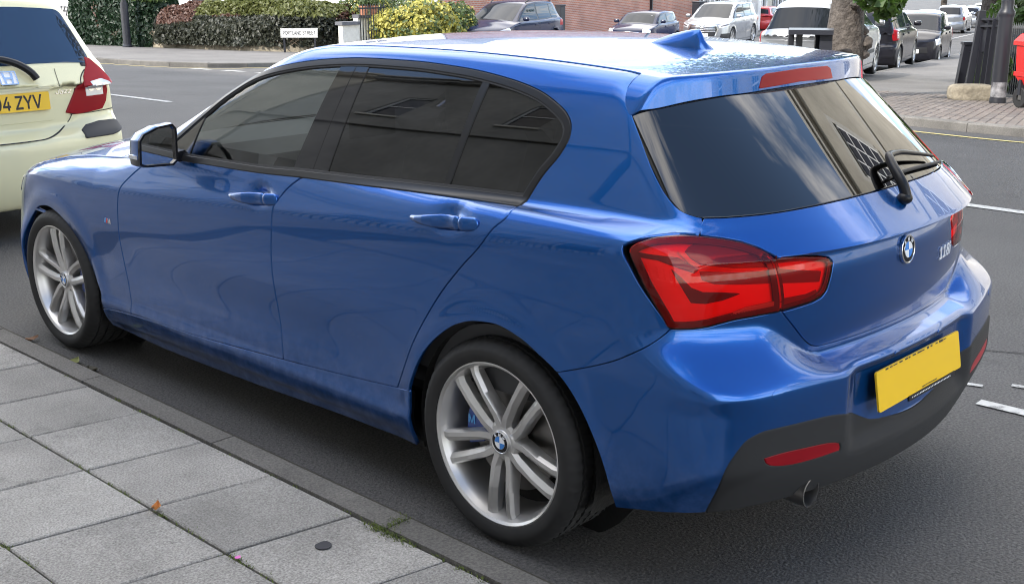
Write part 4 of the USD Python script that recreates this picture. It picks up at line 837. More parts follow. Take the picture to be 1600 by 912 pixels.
# block paving, laid in running bond beside the kerb
cand = []
zone = clean(PR.buffer(-.14).intersection(Polygon([(9.2, 1.2), (14.6, 3.2), (15.6, 5.0), (15.2, 8.9), (9.2, 8.9)])))
au = math.radians(17); ux, uy = np.array([math.cos(au), math.sin(au)]), np.array([-math.sin(au), math.cos(au)])
for r_ in range(-80, 120):
    for c_ in range(-60, 60):
        cx, cy_ = c_*.205+(r_ % 2)*.1025, r_*.105
        p = np.array([11.5, 4.5])+cx*ux+cy_*uy
        if zone.contains(Point(p)): cand.append(p)
cand = sorted(cand, key=lambda p: np.hypot(p[0]-CAM[0], p[1]-CAM[1]) if (p[1] > 1.9+.36*(p[0]-9.3)) else 99+np.hypot(p[0]-CAM[0], p[1]-CAM[1]))
rs = np.random.RandomState(8); rest = {0: [], 1: [], 2: [], 3: []}
for k, p in enumerate(cand):
    hx, hy = .0985, .0485; z = float(zt(*p))+.102+rs.uniform(-.0025, .0025); b = []
    for sx, sy, dz, e in [(a_, c_, q_, e_) for a_ in (-1, 1) for c_ in (-1, 1) for q_, e_ in ((0, .006), (-.006, 0), (-.05, 0))]:
        q = p+ux*sx*(hx-e)+uy*sy*(hy-e); b.append((*q, z+dz+float(zt(*q)-zt(*p))))
    h = hull(b); mi = int(rs.choice(4, p=[.4, .25, .15, .2]))
    if k < 300: put('paver', h, f'paver_{mi}', footR)
    else: rest[mi].append(h)
for mi, hs in rest.items():
    if hs: put('paver_field', cat(hs), f'paver_{mi}', footR).SetCustomDataByKey('kind', 'stuff')
# painted lines
def line(path, w, m, name, label, dz=.005):
    ls = LineString(path).buffer(w/2, cap_style=2); pr = put(name, sheet(ls, .4, dz), m, None); tag(pr, label, None, None, 'structure'); return pr
for k, y in enumerate((-6.3, -.85, 11.5, 17.4, 23.4, 29.4)):
    line([(4.98-.01*y, y), (4.98-.01*y, y+(2.05 if y > 0 else 2.0))], .10, 'road_paint', 'centre_line', ['white centre line dash behind the blue hatchback, out at the right', 'white centre line dash on the road right of the blue hatchback', 'white centre line dash on the road right of the cream car', 'white centre line dash farther along the road behind the cream car', 'white centre line dash far along the main road', 'farthest white centre line dash on the main road'][k])
line([(1.245, -.98), (1.235, -.56)], .062, 'road_paint', 'bay_marking', 'short white parking bay mark on the road by the rear bumper')
line([(1.42, -.50), (1.40, -.43)], .03, 'road_paint', 'bay_marking', 'small worn fleck of white paint beyond the parking bay mark'); line([(1.53, -.68), (1.51, -.58)], .03, 'road_paint', 'bay_marking', 'thin worn remnant of white paint right of the parking bay mark')
line(curve([(8.6, -30), (8.72, 0), (8.76, 2.2), (8.98, 3.3), (9.5, 4.6)], .4), .075, 'yellow_paint', 'yellow_line', 'yellow no waiting line along the right hand corner kerb')
a_, b_ = np.array([10.72, 20.6]), np.array([11.3, 14.0])
for k in range(6):
    p0, p1 = a_+(b_-a_)*(k/6), a_+(b_-a_)*((k+.6)/6); line([p0, p1], .2, 'road_paint', 'give_way_mark', f'white give way dash across the side street mouth, number {k+1} from the hedge corner' if False else ['white give way dash nearest the kerb below the hedge', 'second white give way dash below the hedge', 'third white give way dash below the street name sign', 'fourth give way dash, behind the blue car roof', 'fifth give way dash, behind the blue car roof', 'sixth give way dash, behind the blue car roof'][k])
line(curve([(10.0, 40), (10.15, 26), (10.35, 21.9), (10.8, 20.8), (11.6, 20.2), st(19.5, 15.72), st(40, 15.72)], .5), .06, 'yellow_paint', 'yellow_line', 'faded yellow line along the kerb below the hedge')
for k, s in enumerate((30, 36, 42, 48, 54, 60, 66, 72, 80, 88)):
    line([st(s, 9.3), st(s+3, 9.3)], .11, 'road_paint', 'centre_line', ['nearest white centre dash of the side street', 'second white centre dash up the side street', 'third white centre dash up the side street', 'fourth white centre dash up the side street', 'fifth white centre dash up the side street', 'sixth white centre dash up the side street', 'seventh white centre dash up the side street', 'eighth white centre dash up the side street', 'ninth white centre dash up the side street', 'farthest white centre dash of the side street'][k])
line([st(46, 6.6), st(80, 6.6)], .08, 'road_paint', 'bay_line', 'white line bounding the parking bays of the side street')
pbr('crack_dark', (.012, .012, .012), .95); rough_mat('patch_tar', (.026, .026, .027), (.075, .074, .073), 95, .85, .8, .010, scale2=110, sharp=.3)
r_ = np.random.RandomState(12); cp_ = np.column_stack([np.linspace(1.72, 2.5, 26)+np.cumsum(r_.normal(0, .006, 26)), np.linspace(.02, -1.5, 26)]); pr = put('road_crack', sheet(LineString(cp_).buffer(.004), .2, .004), 'crack_dark'); tag(pr, 'thin dark crack across the asphalt right of the rear bumper', None, None, 'structure')
# moss and weeds in the slab joints, fallen leaves, a flattened spot of gum
def tufts(pts, n, size, seed):
    r = np.random.RandomState(seed); V, Fc = [], []
    for p in pts:
        for k in range(n):
            q = np.array(p)+np.r_[r.normal(0, .012, 2), 0]; a = r.uniform(0, 6.28); l = size*r.uniform(.5, 1.4); w = .0022; t = np.array([math.cos(a), math.sin(a), r.uniform(.3, 1.4)]); t /= np.linalg.norm(t); b = np.array([-math.sin(a), math.cos(a), 0]); i0 = len(V)
            V += [q-b*w, q+b*w, q+t*l]; Fc += [(i0, i0+1, i0+2)]
    return trimesh.Trimesh(V, Fc, process=False)
jp = [(-1.137, y, FZ-.004) for y in np.r_[np.random.RandomState(1).uniform(-.45, .3, 26), np.random.RandomState(2).uniform(.3, 2.6, 18)]]+[(x, .18+.12*(x+1.13), FZ+.003) for x in np.linspace(-1.13, -1.05, 16)]+[(-1.145, y, FZ) for y in np.linspace(.10, .24, 16)]
jp += [(-1.527+.003*math.sin(y*9), y, FZ-.006) for y in np.random.RandomState(3).uniform(-.3, 2.0, 50)]+[(-1.93, y, FZ-.006) for y in np.random.RandomState(4).uniform(.3, 1.4, 40)]
tag(put('moss', tufts(jp, 12, .012, 2), 'moss'), 'green moss and tiny weeds growing in the slab joints', 'moss', kind='stuff')
pbr('leaf_orange', (.42, .16, .04), .6); pbr('leaf_brown', (.18, .09, .045), .7); pbr('leaf_green', (.14, .15, .03), .6); pbr('leaf_dark', (.05, .045, .03), .7); pbr('leaf_pink', (.55, .12, .38), .6); pbr('gum_dark', (.035, .035, .04), .9)
def leaf(name, label, m, x, y, z, L, rot, curl, seed):
    r = np.random.RandomState(seed); n = 7; t = np.linspace(0, 1, n); w = np.sin(np.pi*t**.8)*.36*(1+r.uniform(-.25, .25, n)); V = []
    for i in range(n):
        for s in (-1, 0, 1):
            u, v = (t[i]-.5)*L, s*w[i]*L; V.append((u, v, curl*L*(abs(s)*.35+(t[i]-.5)**2*1.2)+.002))
    Fc = []
    for i in range(n-1):
        for s in (0, 1): a = i*3+s; Fc += [(a, a+3, a+1), (a+1, a+3, a+4)]
    t_ = trimesh.Trimesh(V, Fc, process=False); c, s = math.cos(rot), math.sin(rot); q = t_.vertices; t_.vertices = np.column_stack([x+q[:, 0]*c-q[:, 1]*s, y+q[:, 0]*s+q[:, 1]*c, z+q[:, 2]]); tag(put(name, t_, m, smooth=60), label, 'leaf')
leaf('fallen_leaf', 'orange curled leaf on the joint between two grey slabs', 'leaf_orange', -1.522, .775, FZ+.004, .045, .8, .7, 1)
leaf('fallen_leaf', 'olive and brown leaf on the road by the front tyre', 'leaf_green', -.955, 2.455, .004, .085, .5, .35, 2)
leaf('fallen_leaf', 'dark dry leaf beside the olive one near the front tyre', 'leaf_dark', -.945, 2.305, .004, .065, 1.6, .45, 3)
leaf('fallen_leaf', 'brown leaf on the asphalt right of the rear tyre', 'leaf_brown', -.945, -.545, .006, .042, .3, .4, 4)
leaf('fallen_leaf', 'tiny rust coloured leaf near the rear tyre', 'leaf_brown', -1.0, -.44, .006, .026, 1.2, .3, 5)
leaf('fallen_leaf', 'reddish leaf scrap in the gutter by the left edge', 'leaf_brown', -.93, 2.90, .005, .07, .2, .4, 6)
leaf('fallen_leaf', 'pink petal on the joint of the front slabs', 'leaf_pink', -1.524, .345, FZ+.003, .022, .4, .2, 7)
gm = prism(Point(0, 0).buffer(.021, 5), 0, .0025); r_ = np.random.RandomState(3); gm.vertices[:, :2] *= (1+.25*meshkit.noise(gm.vertices*60+5)[:, None]); gm.apply_translation((-1.315, .235, FZ)); tag(put('gum_spot', gm, 'gum_dark'), 'flattened dark gum spot on a grey slab', 'gum')

# ------------------------------------------------------------------ buildings
rough_mat('white_render', (.70, .69, .66), (.80, .79, .76), 3, .85, .15, .004, scale2=60, stains=.5)
rough_mat('cream_render', (.52, .48, .40), (.60, .56, .47), 3, .85, .15, .004, scale2=60, stains=.5)
rough_mat('grey_render', (.26, .255, .24), (.34, .33, .315), 4, .85, .15, .004, scale2=60, stains=.4)
rough_mat('stone_trim', (.50, .48, .43), (.62, .60, .54), 12, .8, .2, .004)
rough_mat('slate', (.06, .062, .07), (.11, .11, .12), 8, .7, .4, .02, scale2=14)
rough_mat('rubble_wall', (.15, .13, .095), (.29, .255, .19), 9, .9, .7, .03, scale2=14, stains=1.2)
pbr('window_white', (.78, .78, .77), .4); pbr('door_dark', (.03, .035, .05), .3); pbr('iron_black', (.012, .013, .018), .42); pbr('drain_black', (.015, .015, .016), .5)
mat('window_dark', {'n': ('noise_texture', {'scale': .35}), 'g': ('geometry', {}), 'r': ('rgb_ramp', {'ramp': [(.35, (.008, .009, .012)), (.65, (.05, .05, .055))]}), 'p': ('principled_bsdf', {'roughness': .03, 'ior': 1.6})},
    [('g.position', 'n.vector'), ('n.fac', 'r.fac'), ('r.color', 'p.base_color')])
def brick_mat(name, ang, c1, c2, mortar):
    mat(name, {'g': ('geometry', {}), 'm': ('mapping', {'rotation': (0, 0, -ang)}), 'sx': ('separate_xyz', {}), 'cx': ('combine_xyz', {}), 'b': ('brick_texture', {'scale': 1.0, 'color1': c1, 'color2': c2, 'mortar': mortar, 'mortar_size': .010, 'brick_width': .225, 'row_height': .075, 'mortar_smooth': .1}),
        'n': ('noise_texture', {'scale': 1.1, 'detail': 6.0}), 'r': ('map_range', {'from_min': .3, 'from_max': .7, 'to_min': .75, 'to_max': 1.15}), 'v': ('vector_math', {'math_type': 'scale'}), 'bp': ('bump', {'strength': .4, 'distance': .01, 'invert': True}), 'p': ('principled_bsdf', {'roughness': .9})},
        [('g.position', 'm.vector'), ('m.vector', 'sx.vector'), ('sx.x', 'cx.x'), ('sx.z', 'cx.y'), ('cx.vector', 'b.vector'), ('b.color', 'v.vector1'), ('g.position', 'n.vector'), ('n.fac', 'r.value'), ('r.result', 'v.scale'), ('v.vector', 'p.base_color'), ('b.fac', 'bp.height'), ('bp.normal', 'p.normal')])
brick_mat('red_brick', math.atan2(SD[1], SD[0]), (.36, .13, .075), (.27, .095, .06), (.36, .31, .27))
class Wall:
    """upright rectangle from p0 to p1 (seen from outside, left to right), base z0; (u, v, w): along, up, outwards"""
    def __init__(s, p0, p1, z0):
        s.p0 = np.asarray(p0, float); d = np.asarray(p1, float)-s.p0; s.L = np.linalg.norm(d); s.d = d/s.L; s.n = np.array([s.d[1], -s.d[0]]); s.z0 = z0
    def __call__(s, V):
        V = np.asarray(V, float); xy = s.p0+V[:, :1]*s.d+V[:, 2:3]*s.n; return np.column_stack([xy, s.z0+V[:, 1]])
    def prism(s, poly, w0, w1):
        e = trimesh.creation.extrude_polygon(clean(poly), w1-w0); V = e.vertices+[0, 0, w0]; e.vertices = s(V); e.fix_normals(); return e
    def box(s, u0, v0, u1, v1, w0, w1): return s.prism(sbox(u0, v0, u1, v1), w0, w1)
def window(par, W, u, v, w, h, bars=(1, 1), frame='window_white', sill='stone_trim', trim=None, pane_m='window_dark'):
    f = .06; fr = sbox(u, v, u+w, v+h).difference(sbox(u+f, v+f, u+w-f, v+h-f)); mm = [W.prism(fr, -.13, -.06)]
    for k in range(1, bars[0]+1): x = u+w*k/(bars[0]+1); mm.append(W.box(x-.02, v+f, x+.02, v+h-f, -.125, -.075))
    for k in range(1, bars[1]+1): y = v+h*k/(bars[1]+1); mm.append(W.box(u+f, y-.02, u+w-f, y+.02, -.124, -.074))
    p = put('window', cat(mm), frame, par); put('pane', W.box(u+f, v+f, u+w-f, v+h-f, -.12, -.105), pane_m, p)
    put('sill', W.box(u-.08, v-.09, u+w+.08, v-.003, -.14, .07), sill, p)
    if trim: put('surround', W.prism(sbox(u-.14, v, u+w+.14, v+h+.16).difference(sbox(u-.002, v-.01, u+w+.002, v+h)), -.02, .035), trim, p)
def facade(th, W, h, wins, wall='white_render', depth=8.0, roof=1.8, trim=None, cornice=True, bars=(1, 1), plinth=None, courses=(), doors=()):
    holes = [sbox(u, v, u+w, v+hh) for u, v, w, hh in wins]+[sbox(u, 0, u+w, hh) for u, w, hh in doors]
    face = sbox(0, -.5, W.L, h)
    for q in holes: face = face.difference(q)
    wl = put('wall', cat([W.prism(face, -.30, 0), W.box(.02, -.5, W.L-.02, h-.02, -depth, -.32)]), wall, th)
    for u, v, w, hh in wins: window(th, W, u, v, w, hh, bars, trim=trim)
    for u, w, hh in doors:
        d = put('door', W.box(u+.05, 0, u+w-.05, hh-.05, -.22, -.16), 'door_dark', th); put('door_frame', W.prism(sbox(u, 0, u+w, hh).difference(sbox(u+.06, 0, u+w-.06, hh-.06)), -.24, -.1), 'window_white', d)
    if cornice: put('cornice', cat([W.box(-.05, h, W.L+.05, h+.18, -.3, .28), W.box(-.05, h+.18, W.L+.05, h+.32, -.3, .40)]), trim or wall, th)
    for v in courses: put('string_course', W.box(-.03, v, W.L+.03, v+.16, -.02, .09), trim or wall, th)
    if roof:
        r = hull(W([(-.2, h+(.33 if cornice else .0), .2), (W.L+.2, h+(.33 if cornice else 0), .2), (-.2, h+(.33 if cornice else 0), -depth-.1), (W.L+.2, h+(.33 if cornice else 0), -depth-.1), (.0, h+roof, -depth/2), (W.L, h+roof, -depth/2)])); put('roof', r, 'slate', th)
def row(L, n, v, w, h, m=1.0): return [(m+(L-2*m)*(k+.5)/n-w/2, v, w, h) for k in range(n)]
# white rendered house behind the hedge
A_, B_ = (16.6, 46.0), (25.7, 28.9)
Wh = Wall(A_, B_, float(zt(21, 37))); hs = thing('white_house', 'white rendered house behind the clipped hedge and the street name sign', 'house')
facade(hs, Wh, 6.4, [(2.1, .95, 1.0, 1.75), (6.6, 1.25, 1.0, 1.7), (9.6, 1.45, 1.3, 1.5), (13.6, 1.55, 1.2, 1.5), (16.6, 1.55, .9, 1.5)]+row(Wh.L, 5, 4.0, 1.0, 1.5), depth=9, roof=2.2, cornice=False, bars=(1, 1))
# brick side wall with its pipe, vents and grey box
bW = Wall((25.9, 28.9), st(61.5, 20.0), -2.2); br = thing('brick_building', 'red brick building behind the parked black estate and the dark small car', 'building')
L_ = bW.L
facade(br, bW, 7.6, [], wall='red_brick', depth=9, roof=2.0, cornice=False)
def onwall(W, u, vpx, t=None): pass
put('drainpipe', bW.box(20.6, .1, 20.75, 7.5, .0, .12), 'drain_black', br); put('vent', bW.box(1.7, 3.0, 2.15, 3.65, .0, .12), 'drain_black', br); put('vent', bW.box(4.1, 2.75, 4.55, 3.15, .0, .08), 'drain_black', br); put('string_course', bW.box(0, 4.6, L_, 4.75, 0, .04), 'stone_trim', br)
# cream terrace along the side street with white bays
def terrace(s0, s1, p, z, nm, lab, wall, n, h=8.6, side=1):
    W = Wall(st(s0, p), st(s1, p), z) if side > 0 else Wall(st(s1, p), st(s0, p), z)
    t = thing('terraced_house', lab, 'house'); facade(t, W, h, row(W.L, n, 1.0, 1.1, 2.0)+row(W.L, n, 4.6, 1.1, 1.9), wall=wall, depth=9, roof=2.2, trim='window_white', courses=(4.0,), bars=(0, 1), doors=[(.25, 1.0, 2.4)] if n < 4 else []); return t
labs = ['pale terraced house behind the silver sport utility car', 'cream terraced house beyond the silver sport utility car', 'grey terraced house behind the silver people carrier', 'cream terraced house far up the left of the side street', 'pale house at the far end of the left hand terrace', 'farthest grey house on the left of the side street']
for k, (s0, s1) in enumerate(((65.5, 74), (74.2, 83), (83.2, 92), (92.2, 101), (101.2, 112), (112.2, 126))):
    terrace(s0, s1, 21.5, float(zt(*st((s0+s1)/2, 21.5)))-.1, '', labs[k], ('grey_render', 'cream_render')[k % 2], 3)
# houses on the right of the side street, their gardens behind railings
labs = ['cream house behind the railings at the right', 'white house second along the right of the side street', 'cream house third along the right of the side street', 'white house at the far right end of the side street']
for k, (s0, s1) in enumerate(((62, 74), (74.3, 88), (88.3, 104), (104.3, 124))):
    terrace(s0, s1, -3.2, float(zt(*st((s0+s1)/2, -3))), '', labs[k], ('cream_render', 'white_render')[k % 2], 4, side=-1)
# iron railings left of the ivy hedge
def railing(name, label, path, h, pitch, r=.012, zoff=.1, top2=.12, parent=None, spear=True, m='iron_black', zf=zt):
    th = thing(name, label, 'railing'); p = np.asarray(path, float); s = np.r_[0, np.cumsum(np.linalg.norm(np.diff(p, axis=0), axis=1))]; f = lambda q: np.array([np.interp(q, s, p[:, k]) for k in (0, 1)])
    for q in np.arange(pitch/2, s[-1], pitch):
        c = f(q); z = float(zf(*c))+zoff; b = tbox(2*r, 2*r, h, (*c, z+h/2)); 
        if spear: tip = hull([(c[0]+a*r*1.5, c[1]+b_*r*1.5, z+h) for a in (-1, 1) for b_ in (-1, 1)]+[(*c, z+h+.10)]); b = cat([b, tip])
        put('bar', b, m, th)
    for hz in (top2, h-top2):
        put('rail', hull([(*f(q), float(zf(*f(q)))+zoff+hz+dz) for q in (0, s[-1]) for dz in (-.02, .02)]+[(*(f(q)+.03), float(zf(*f(q)))+zoff+hz+dz) for q in (0, s[-1]) for dz in (-.02, .02)]), m, th)
    return th
# cream building across the road behind the camera's right shoulder (seen in the car's rear window) and the near terrace behind the camera
oW = Wall((13.6, 1.2), (13.6, -26), -.1); ob = thing('corner_building', 'cream stucco corner building with small paned windows, seen mirrored in the hatch', 'building')
facade(ob, oW, 9.8, row(oW.L, 6, 1.0, 1.25, 2.0)+row(oW.L, 6, 4.5, 1.25, 1.9)+row(oW.L, 6, 7.4, 1.2, 1.4), wall='cream_render', depth=9, roof=1.8, trim='stone_trim', courses=(3.9, 6.9), bars=(2, 3))
nlab = ['pale terraced house behind the camera, mirrored in the car doors', 'second pale terraced house along the near footway', 'third terraced house along the near footway', 'terraced house at the end of the near footway']
for k, (y0, y1, hh, wl) in enumerate(((-16, -6.2, 11.6, 'grey_render'), (-6, 4, 11.8, 'grey_render'), (4.2, 15, 11.6, 'grey_render'), (15.2, 30, 11.8, 'cream_render'))):
    W = Wall((-7.6, y0), (-7.6, y1), 0.0); 
    W = Wall((-7.6, y0), (-7.6, y1), 0.0)
    t = thing('terraced_house', nlab[k], 'house'); facade(t, W, hh, row(W.L, 3, 1.0, 1.1, 1.9)+row(W.L, 2, 8.2, 1.1, 1.7), wall=wl, depth=9, roof=1.2, trim=None, courses=(4.3, 4.9, 7.4), bars=(0, 1), doors=[(.2, 1.05, 2.6)])
railing('iron_railing', 'black area railing along the near terrace, mirrored in the car doors', [(-6.35, -4), (-6.35, 13)], 1.05, .14, .011, .09, .12)
nw = thing('front_wall', 'low pale plinth wall under the near railing', 'wall'); W = Wall((-6.5, -4), (-6.5, 13), 0.0); put('wall', W.box(0, 0, W.L, .42, -.3, 0), 'stone_trim', nw)
# white gate pier and swept garden wall at the end of the brick building
def rayxy(az, t): return np.array([CAM[0]+math.sin(az)*t, CAM[1]+math.cos(az)*t])
pW = Wall(st(60.5, 18.0), st(66.6, 18.0), float(zt(*st(62, 18)))); gw = thing('garden_wall', 'white garden wall with a swept top and capped piers beside the brick building', 'wall')
sw_ = [(0, 0), (0, 3.6)]+[(x, 2.3+1.3*(1-x/3.6)**2) for x in np.linspace(.2, 3.6, 14)]+[(3.6, 0)]
put('wall', pW.prism(Polygon(sw_), -.25, 0), 'white_render', gw)
for u in (3.6, 5.6):
    a = put('pier', pW.box(u, 0, u+.62, 2.35, -.5, .12), 'white_render', gw); put('pier_cap', pW.box(u-.06, 2.35, u+.68, 2.5, -.56, .18), 'white_render', a)
put('wall', pW.box(4.22, 0, 5.6, 1.6, -.25, 0), 'white_render', gw)

# ------------------------------------------------------------------ hedges, shrubs, trees
def leaf_mat(name, cols, trans=.25):
    n = len(cols); mat(name, {'g': ('geometry', {}), 'r': ('rgb_ramp', {'ramp': [(k/(n-1), c) for k, c in enumerate(cols)]}), 'p': ('principled_bsdf', {'roughness': .5}), 't': ('translucent_bsdf', {}), 'm': ('mix_closure', {'fac': trans})},
        [('g.random_per_island', 'r.fac'), ('r.color', 'p.base_color'), ('r.color', 't.color'), ('p.BSDF', 'm.closure1'), ('t.BSDF', 'm.closure2')], surface='m.closure')
leaf_mat('ivy_leaf', [(.012, .03, .012), (.03, .07, .022), (.06, .12, .04), (.10, .17, .07)])
leaf_mat('hedge_leaf', [(.030, .033, .020), (.060, .066, .036), (.085, .092, .048), (.12, .125, .065)])
leaf_mat('hedge_top_leaf', [(.10, .11, .03), (.17, .17, .05), (.24, .22, .07), (.12, .14, .04)])
leaf_mat('hedge_red_leaf', [(.10, .05, .035), (.16, .07, .05), (.09, .08, .04), (.22, .05, .04)])
leaf_mat('yellow_leaf', [(.36, .33, .07), (.46, .42, .10), (.22, .25, .06), (.52, .48, .18)])
leaf_mat('shrub_leaf', [(.06, .09, .025), (.12, .16, .05), (.18, .21, .08), (.22, .24, .12)])
leaf_mat('lime_leaf', [(.05, .10, .015), (.09, .17, .03), (.14, .24, .05), (.18, .28, .06)], .4)
leaf_mat('dark_tree_leaf', [(.008, .022, .012), (.018, .045, .022), (.03, .06, .03), (.04, .08, .03)])
rough_mat('bark', (.035, .029, .024), (.115, .098, .084), 9, .95, 1.0, .05, scale2=16, stains=2.5); rough_mat('twig', (.06, .045, .03), (.12, .09, .06), 30, .9)
def leaves(P_, N_, size, seed, flat=.6, long=1.5):
    r = np.random.RandomState(seed); n = len(P_); d = N_+r.normal(0, flat, (n, 3)); d /= np.linalg.norm(d, axis=1, keepdims=True)
    a = np.cross(d, r.normal(0, 1, (n, 3))); a /= np.linalg.norm(a, axis=1, keepdims=True)+1e-9; b = np.cross(d, a); s = size*r.uniform(.6, 1.4, (n, 1))
    V = np.stack([P_-a*s*long*.5, P_+b*s*.5+d*s*.1, P_+a*s*long*.5, P_-b*s*.5+d*s*.1], 1).reshape(-1, 3); i = np.arange(n)*4
    return trimesh.Trimesh(V, np.vstack([np.column_stack([i, i+1, i+2]), np.column_stack([i, i+2, i+3])]), process=False)
def blob(c, rad, n, seed, bumps=.25, freq=1.6, zmin=None, shell=.28):
    """points through the outer part of a lumpy ellipsoid, with outward normals"""
    r = np.random.RandomState(seed); d = r.normal(0, 1, (n, 3)); d /= np.linalg.norm(d, axis=1, keepdims=True); rad = np.asarray(rad, float)
    k = 1+bumps*2*(meshkit.fbm(d*freq+seed*3.1, 4, seed)-.5); p = np.asarray(c)+d*rad*(k*(1-shell*r.uniform(0, 1, n)**1.6))[:, None]
    nn = d/rad; nn /= np.linalg.norm(nn, axis=1, keepdims=True)
    if zmin is not None: q = p[:, 2] > zmin; p, nn = p[q], nn[q]
    return p, nn
def hedge_band(path, w, h, n, seed, power=2.5):
    """points over a rounded hedge following a path; returns points, normals, height fraction, path fraction"""
    r = np.random.RandomState(seed); p = np.asarray(path, float); s = np.r_[0, np.cumsum(np.linalg.norm(np.diff(p, axis=0), axis=1))]; q = r.uniform(0, s[-1], n)
    c = np.column_stack([np.interp(q, s, p[:, k]) for k in (0, 1, 2)]); d = np.column_stack([np.interp(q, s, np.gradient(p[:, k], s)) for k in (0, 1)]); d /= np.linalg.norm(d, axis=1, keepdims=True); nn = np.column_stack([d[:, 1], -d[:, 0]])
    th = r.uniform(-.12, math.pi+.12, n); cx, sz = np.cos(th), np.sin(th); k = (np.abs(cx)**power+np.abs(sz)**power)**(-1/power)
    end = np.minimum(1, np.minimum(q/.5, (s[-1]-q)/.8)); end = np.sqrt(np.clip(1-(1-end)**2, .05, 1))
    ns = 1+.46*(meshkit.fbm(np.column_stack([q*.55, th*1.1, q*0])+seed, 4, seed)-.5)*2
    rr = k*ns*(1-.22*r.uniform(0, 1, n)**1.7)*end
    hh = np.interp(q, s, np.asarray(h)) if np.ndim(h) else h
    P_ = np.column_stack([c[:, :2]+nn*(cx*rr*w)[:, None], c[:, 2]+np.maximum(-.25, sz*rr*hh)])
    N_ = np.column_stack([nn*(cx/w)[:, None], sz/hh]); N_ /= np.linalg.norm(N_, axis=1, keepdims=True); return P_, N_, sz*rr, q/s[-1]
# low planter wall with the hedge growing over it
wp = curve([(15.25, 34.4), (15.44, 33.53), (15.84, 31.48), (16.22, 29.54), (16.52, 28.28), (17.06, 26.96), (17.7, 26.1), (18.6, 25.8), (19.8, 26.2)], .25); wz = zt(wp[:, 0], wp[:, 1])+.10
lw = thing('planter_wall', 'low rubble planter wall under the clipped hedge', 'wall'); d_ = np.gradient(wp, axis=0); d_ /= np.linalg.norm(d_, axis=1, keepdims=True); nn_ = np.column_stack([-d_[:, 1], d_[:, 0]])
V, Fc = [], []
for q, n_, zz in zip(wp, nn_, wz): V += [(*q, zz-.3), (*q, zz+.46), (*(q+n_*.05), zz+.50), (*(q+n_*.35), zz+.5), (*(q+n_*.35), zz-.3)]
for i in range(len(wp)-1):
    for j in range(4): a, b, c, e = i*5+j, i*5+j+1, i*5+5+j, i*5+6+j; Fc += [(a, b, c), (b, e, c)]
put('wall', trimesh.Trimesh(V, Fc, process=False), 'rubble_wall', lw)
def hedge_thing(name, label, cat_, path, w, h, zoff, n, seed, splits, size=.075, core='hedge_core'):
    th = thing(name, label, cat_); p = np.asarray(path, float); p3 = np.column_stack([p, zt(p[:, 0], p[:, 1])+zoff]); P_, N_, hz, q = hedge_band(p3, w, h, n, seed)
    nz = meshkit.fbm(np.column_stack([P_[:, 0]*.5, P_[:, 1]*.5, P_[:, 2]*.9]), 3, seed)
    for m, f in splits:
        k = f(hz, q, nz)
        if k.any(): put('foliage', leaves(P_[k], N_[k], size, seed+hash(m) % 1 if False else seed, .75, 1.8), m, th)
    # woody core
    core_p = np.column_stack([p3[:, :2], p3[:, 2]]); hm = float(np.mean(h)); put('branches', tube(np.column_stack([core_p[:, :2], core_p[:, 2]+hm*.26]), np.r_[.05, np.full(len(p3)-2, hm*.30), .05], 8), core, th)
pbr('hedge_core', (.012, .014, .010), .95)
hp = curve([(16.45, 31.1), (16.85, 29.5), (17.25, 27.9), (17.85, 26.9), (18.7, 26.45), (19.4, 26.5), (20.0, 26.8)], .25)
hp = hp+np.array([.35, .35])*0
hedge_thing('clipped_hedge', 'rounded clipped hedge with a yellow green top spilling over the low wall', 'hedge', hp, .85, np.interp(np.linspace(0, 1, len(hp)), [0, .25, .6, 1], [.80, 1.06, 1.12, .98]), .40, 34000, 3,
    [('hedge_top_leaf', lambda hz, q, n: (hz > .66) & (q > .22) & (n > .40)), ('hedge_red_leaf', lambda hz, q, n: ((hz > .5) & (q <= .22)) | ((hz > .62) & (n <= .40)) | ((hz > .4) & (q > .93))), ('hedge_leaf', lambda hz, q, n: ~(((hz > .66) & (q > .22) & (n > .40)) | ((hz > .5) & (q <= .22)) | ((hz > .62) & (n <= .40)) | ((hz > .4) & (q > .93))))])
# trailing stems over the wall
r_ = np.random.RandomState(4); V = []
for k in range(90):
    i = r_.randint(2, len(wp)-4); b = np.array([*(wp[i]-nn_[i]*.03), wz[i]+.5]); e = np.array([*(wp[min(i+r_.randint(-2, 3), len(wp)-1)]-nn_[i]*.05), wz[i]+r_.uniform(.02, .3)]); V.append(tube([b, (b+e)/2-np.r_[nn_[i]*.03, 0], e], .010, 4, False))
hk = [x for x in stage.GetPrimAtPath('/World/clipped_hedge').GetChildren()][0]
pr = put('trailing_stem', cat(V), 'twig', UsdGeom.Xform(stage.GetPrimAtPath('/World/clipped_hedge'))); pr.SetCustomDataByKey('kind', 'stuff')
ip = curve([(15.75, 35.2), (15.95, 33.9), (16.25, 32.4), (16.6, 31.0)], .25)
hedge_thing('ivy_hedge', 'tall dark green ivy hedge behind the black lamp post', 'hedge', ip, .75, np.interp(np.linspace(0, 1, len(ip)), [0, .5, 1], [2.0, 2.2, 1.9]), .30, 26000, 9, [('ivy_leaf', lambda hz, q, n: (n < .56) | (hz < .6)), ('shrub_leaf', lambda hz, q, n: (n >= .56) & (hz >= .6))], size=.085)
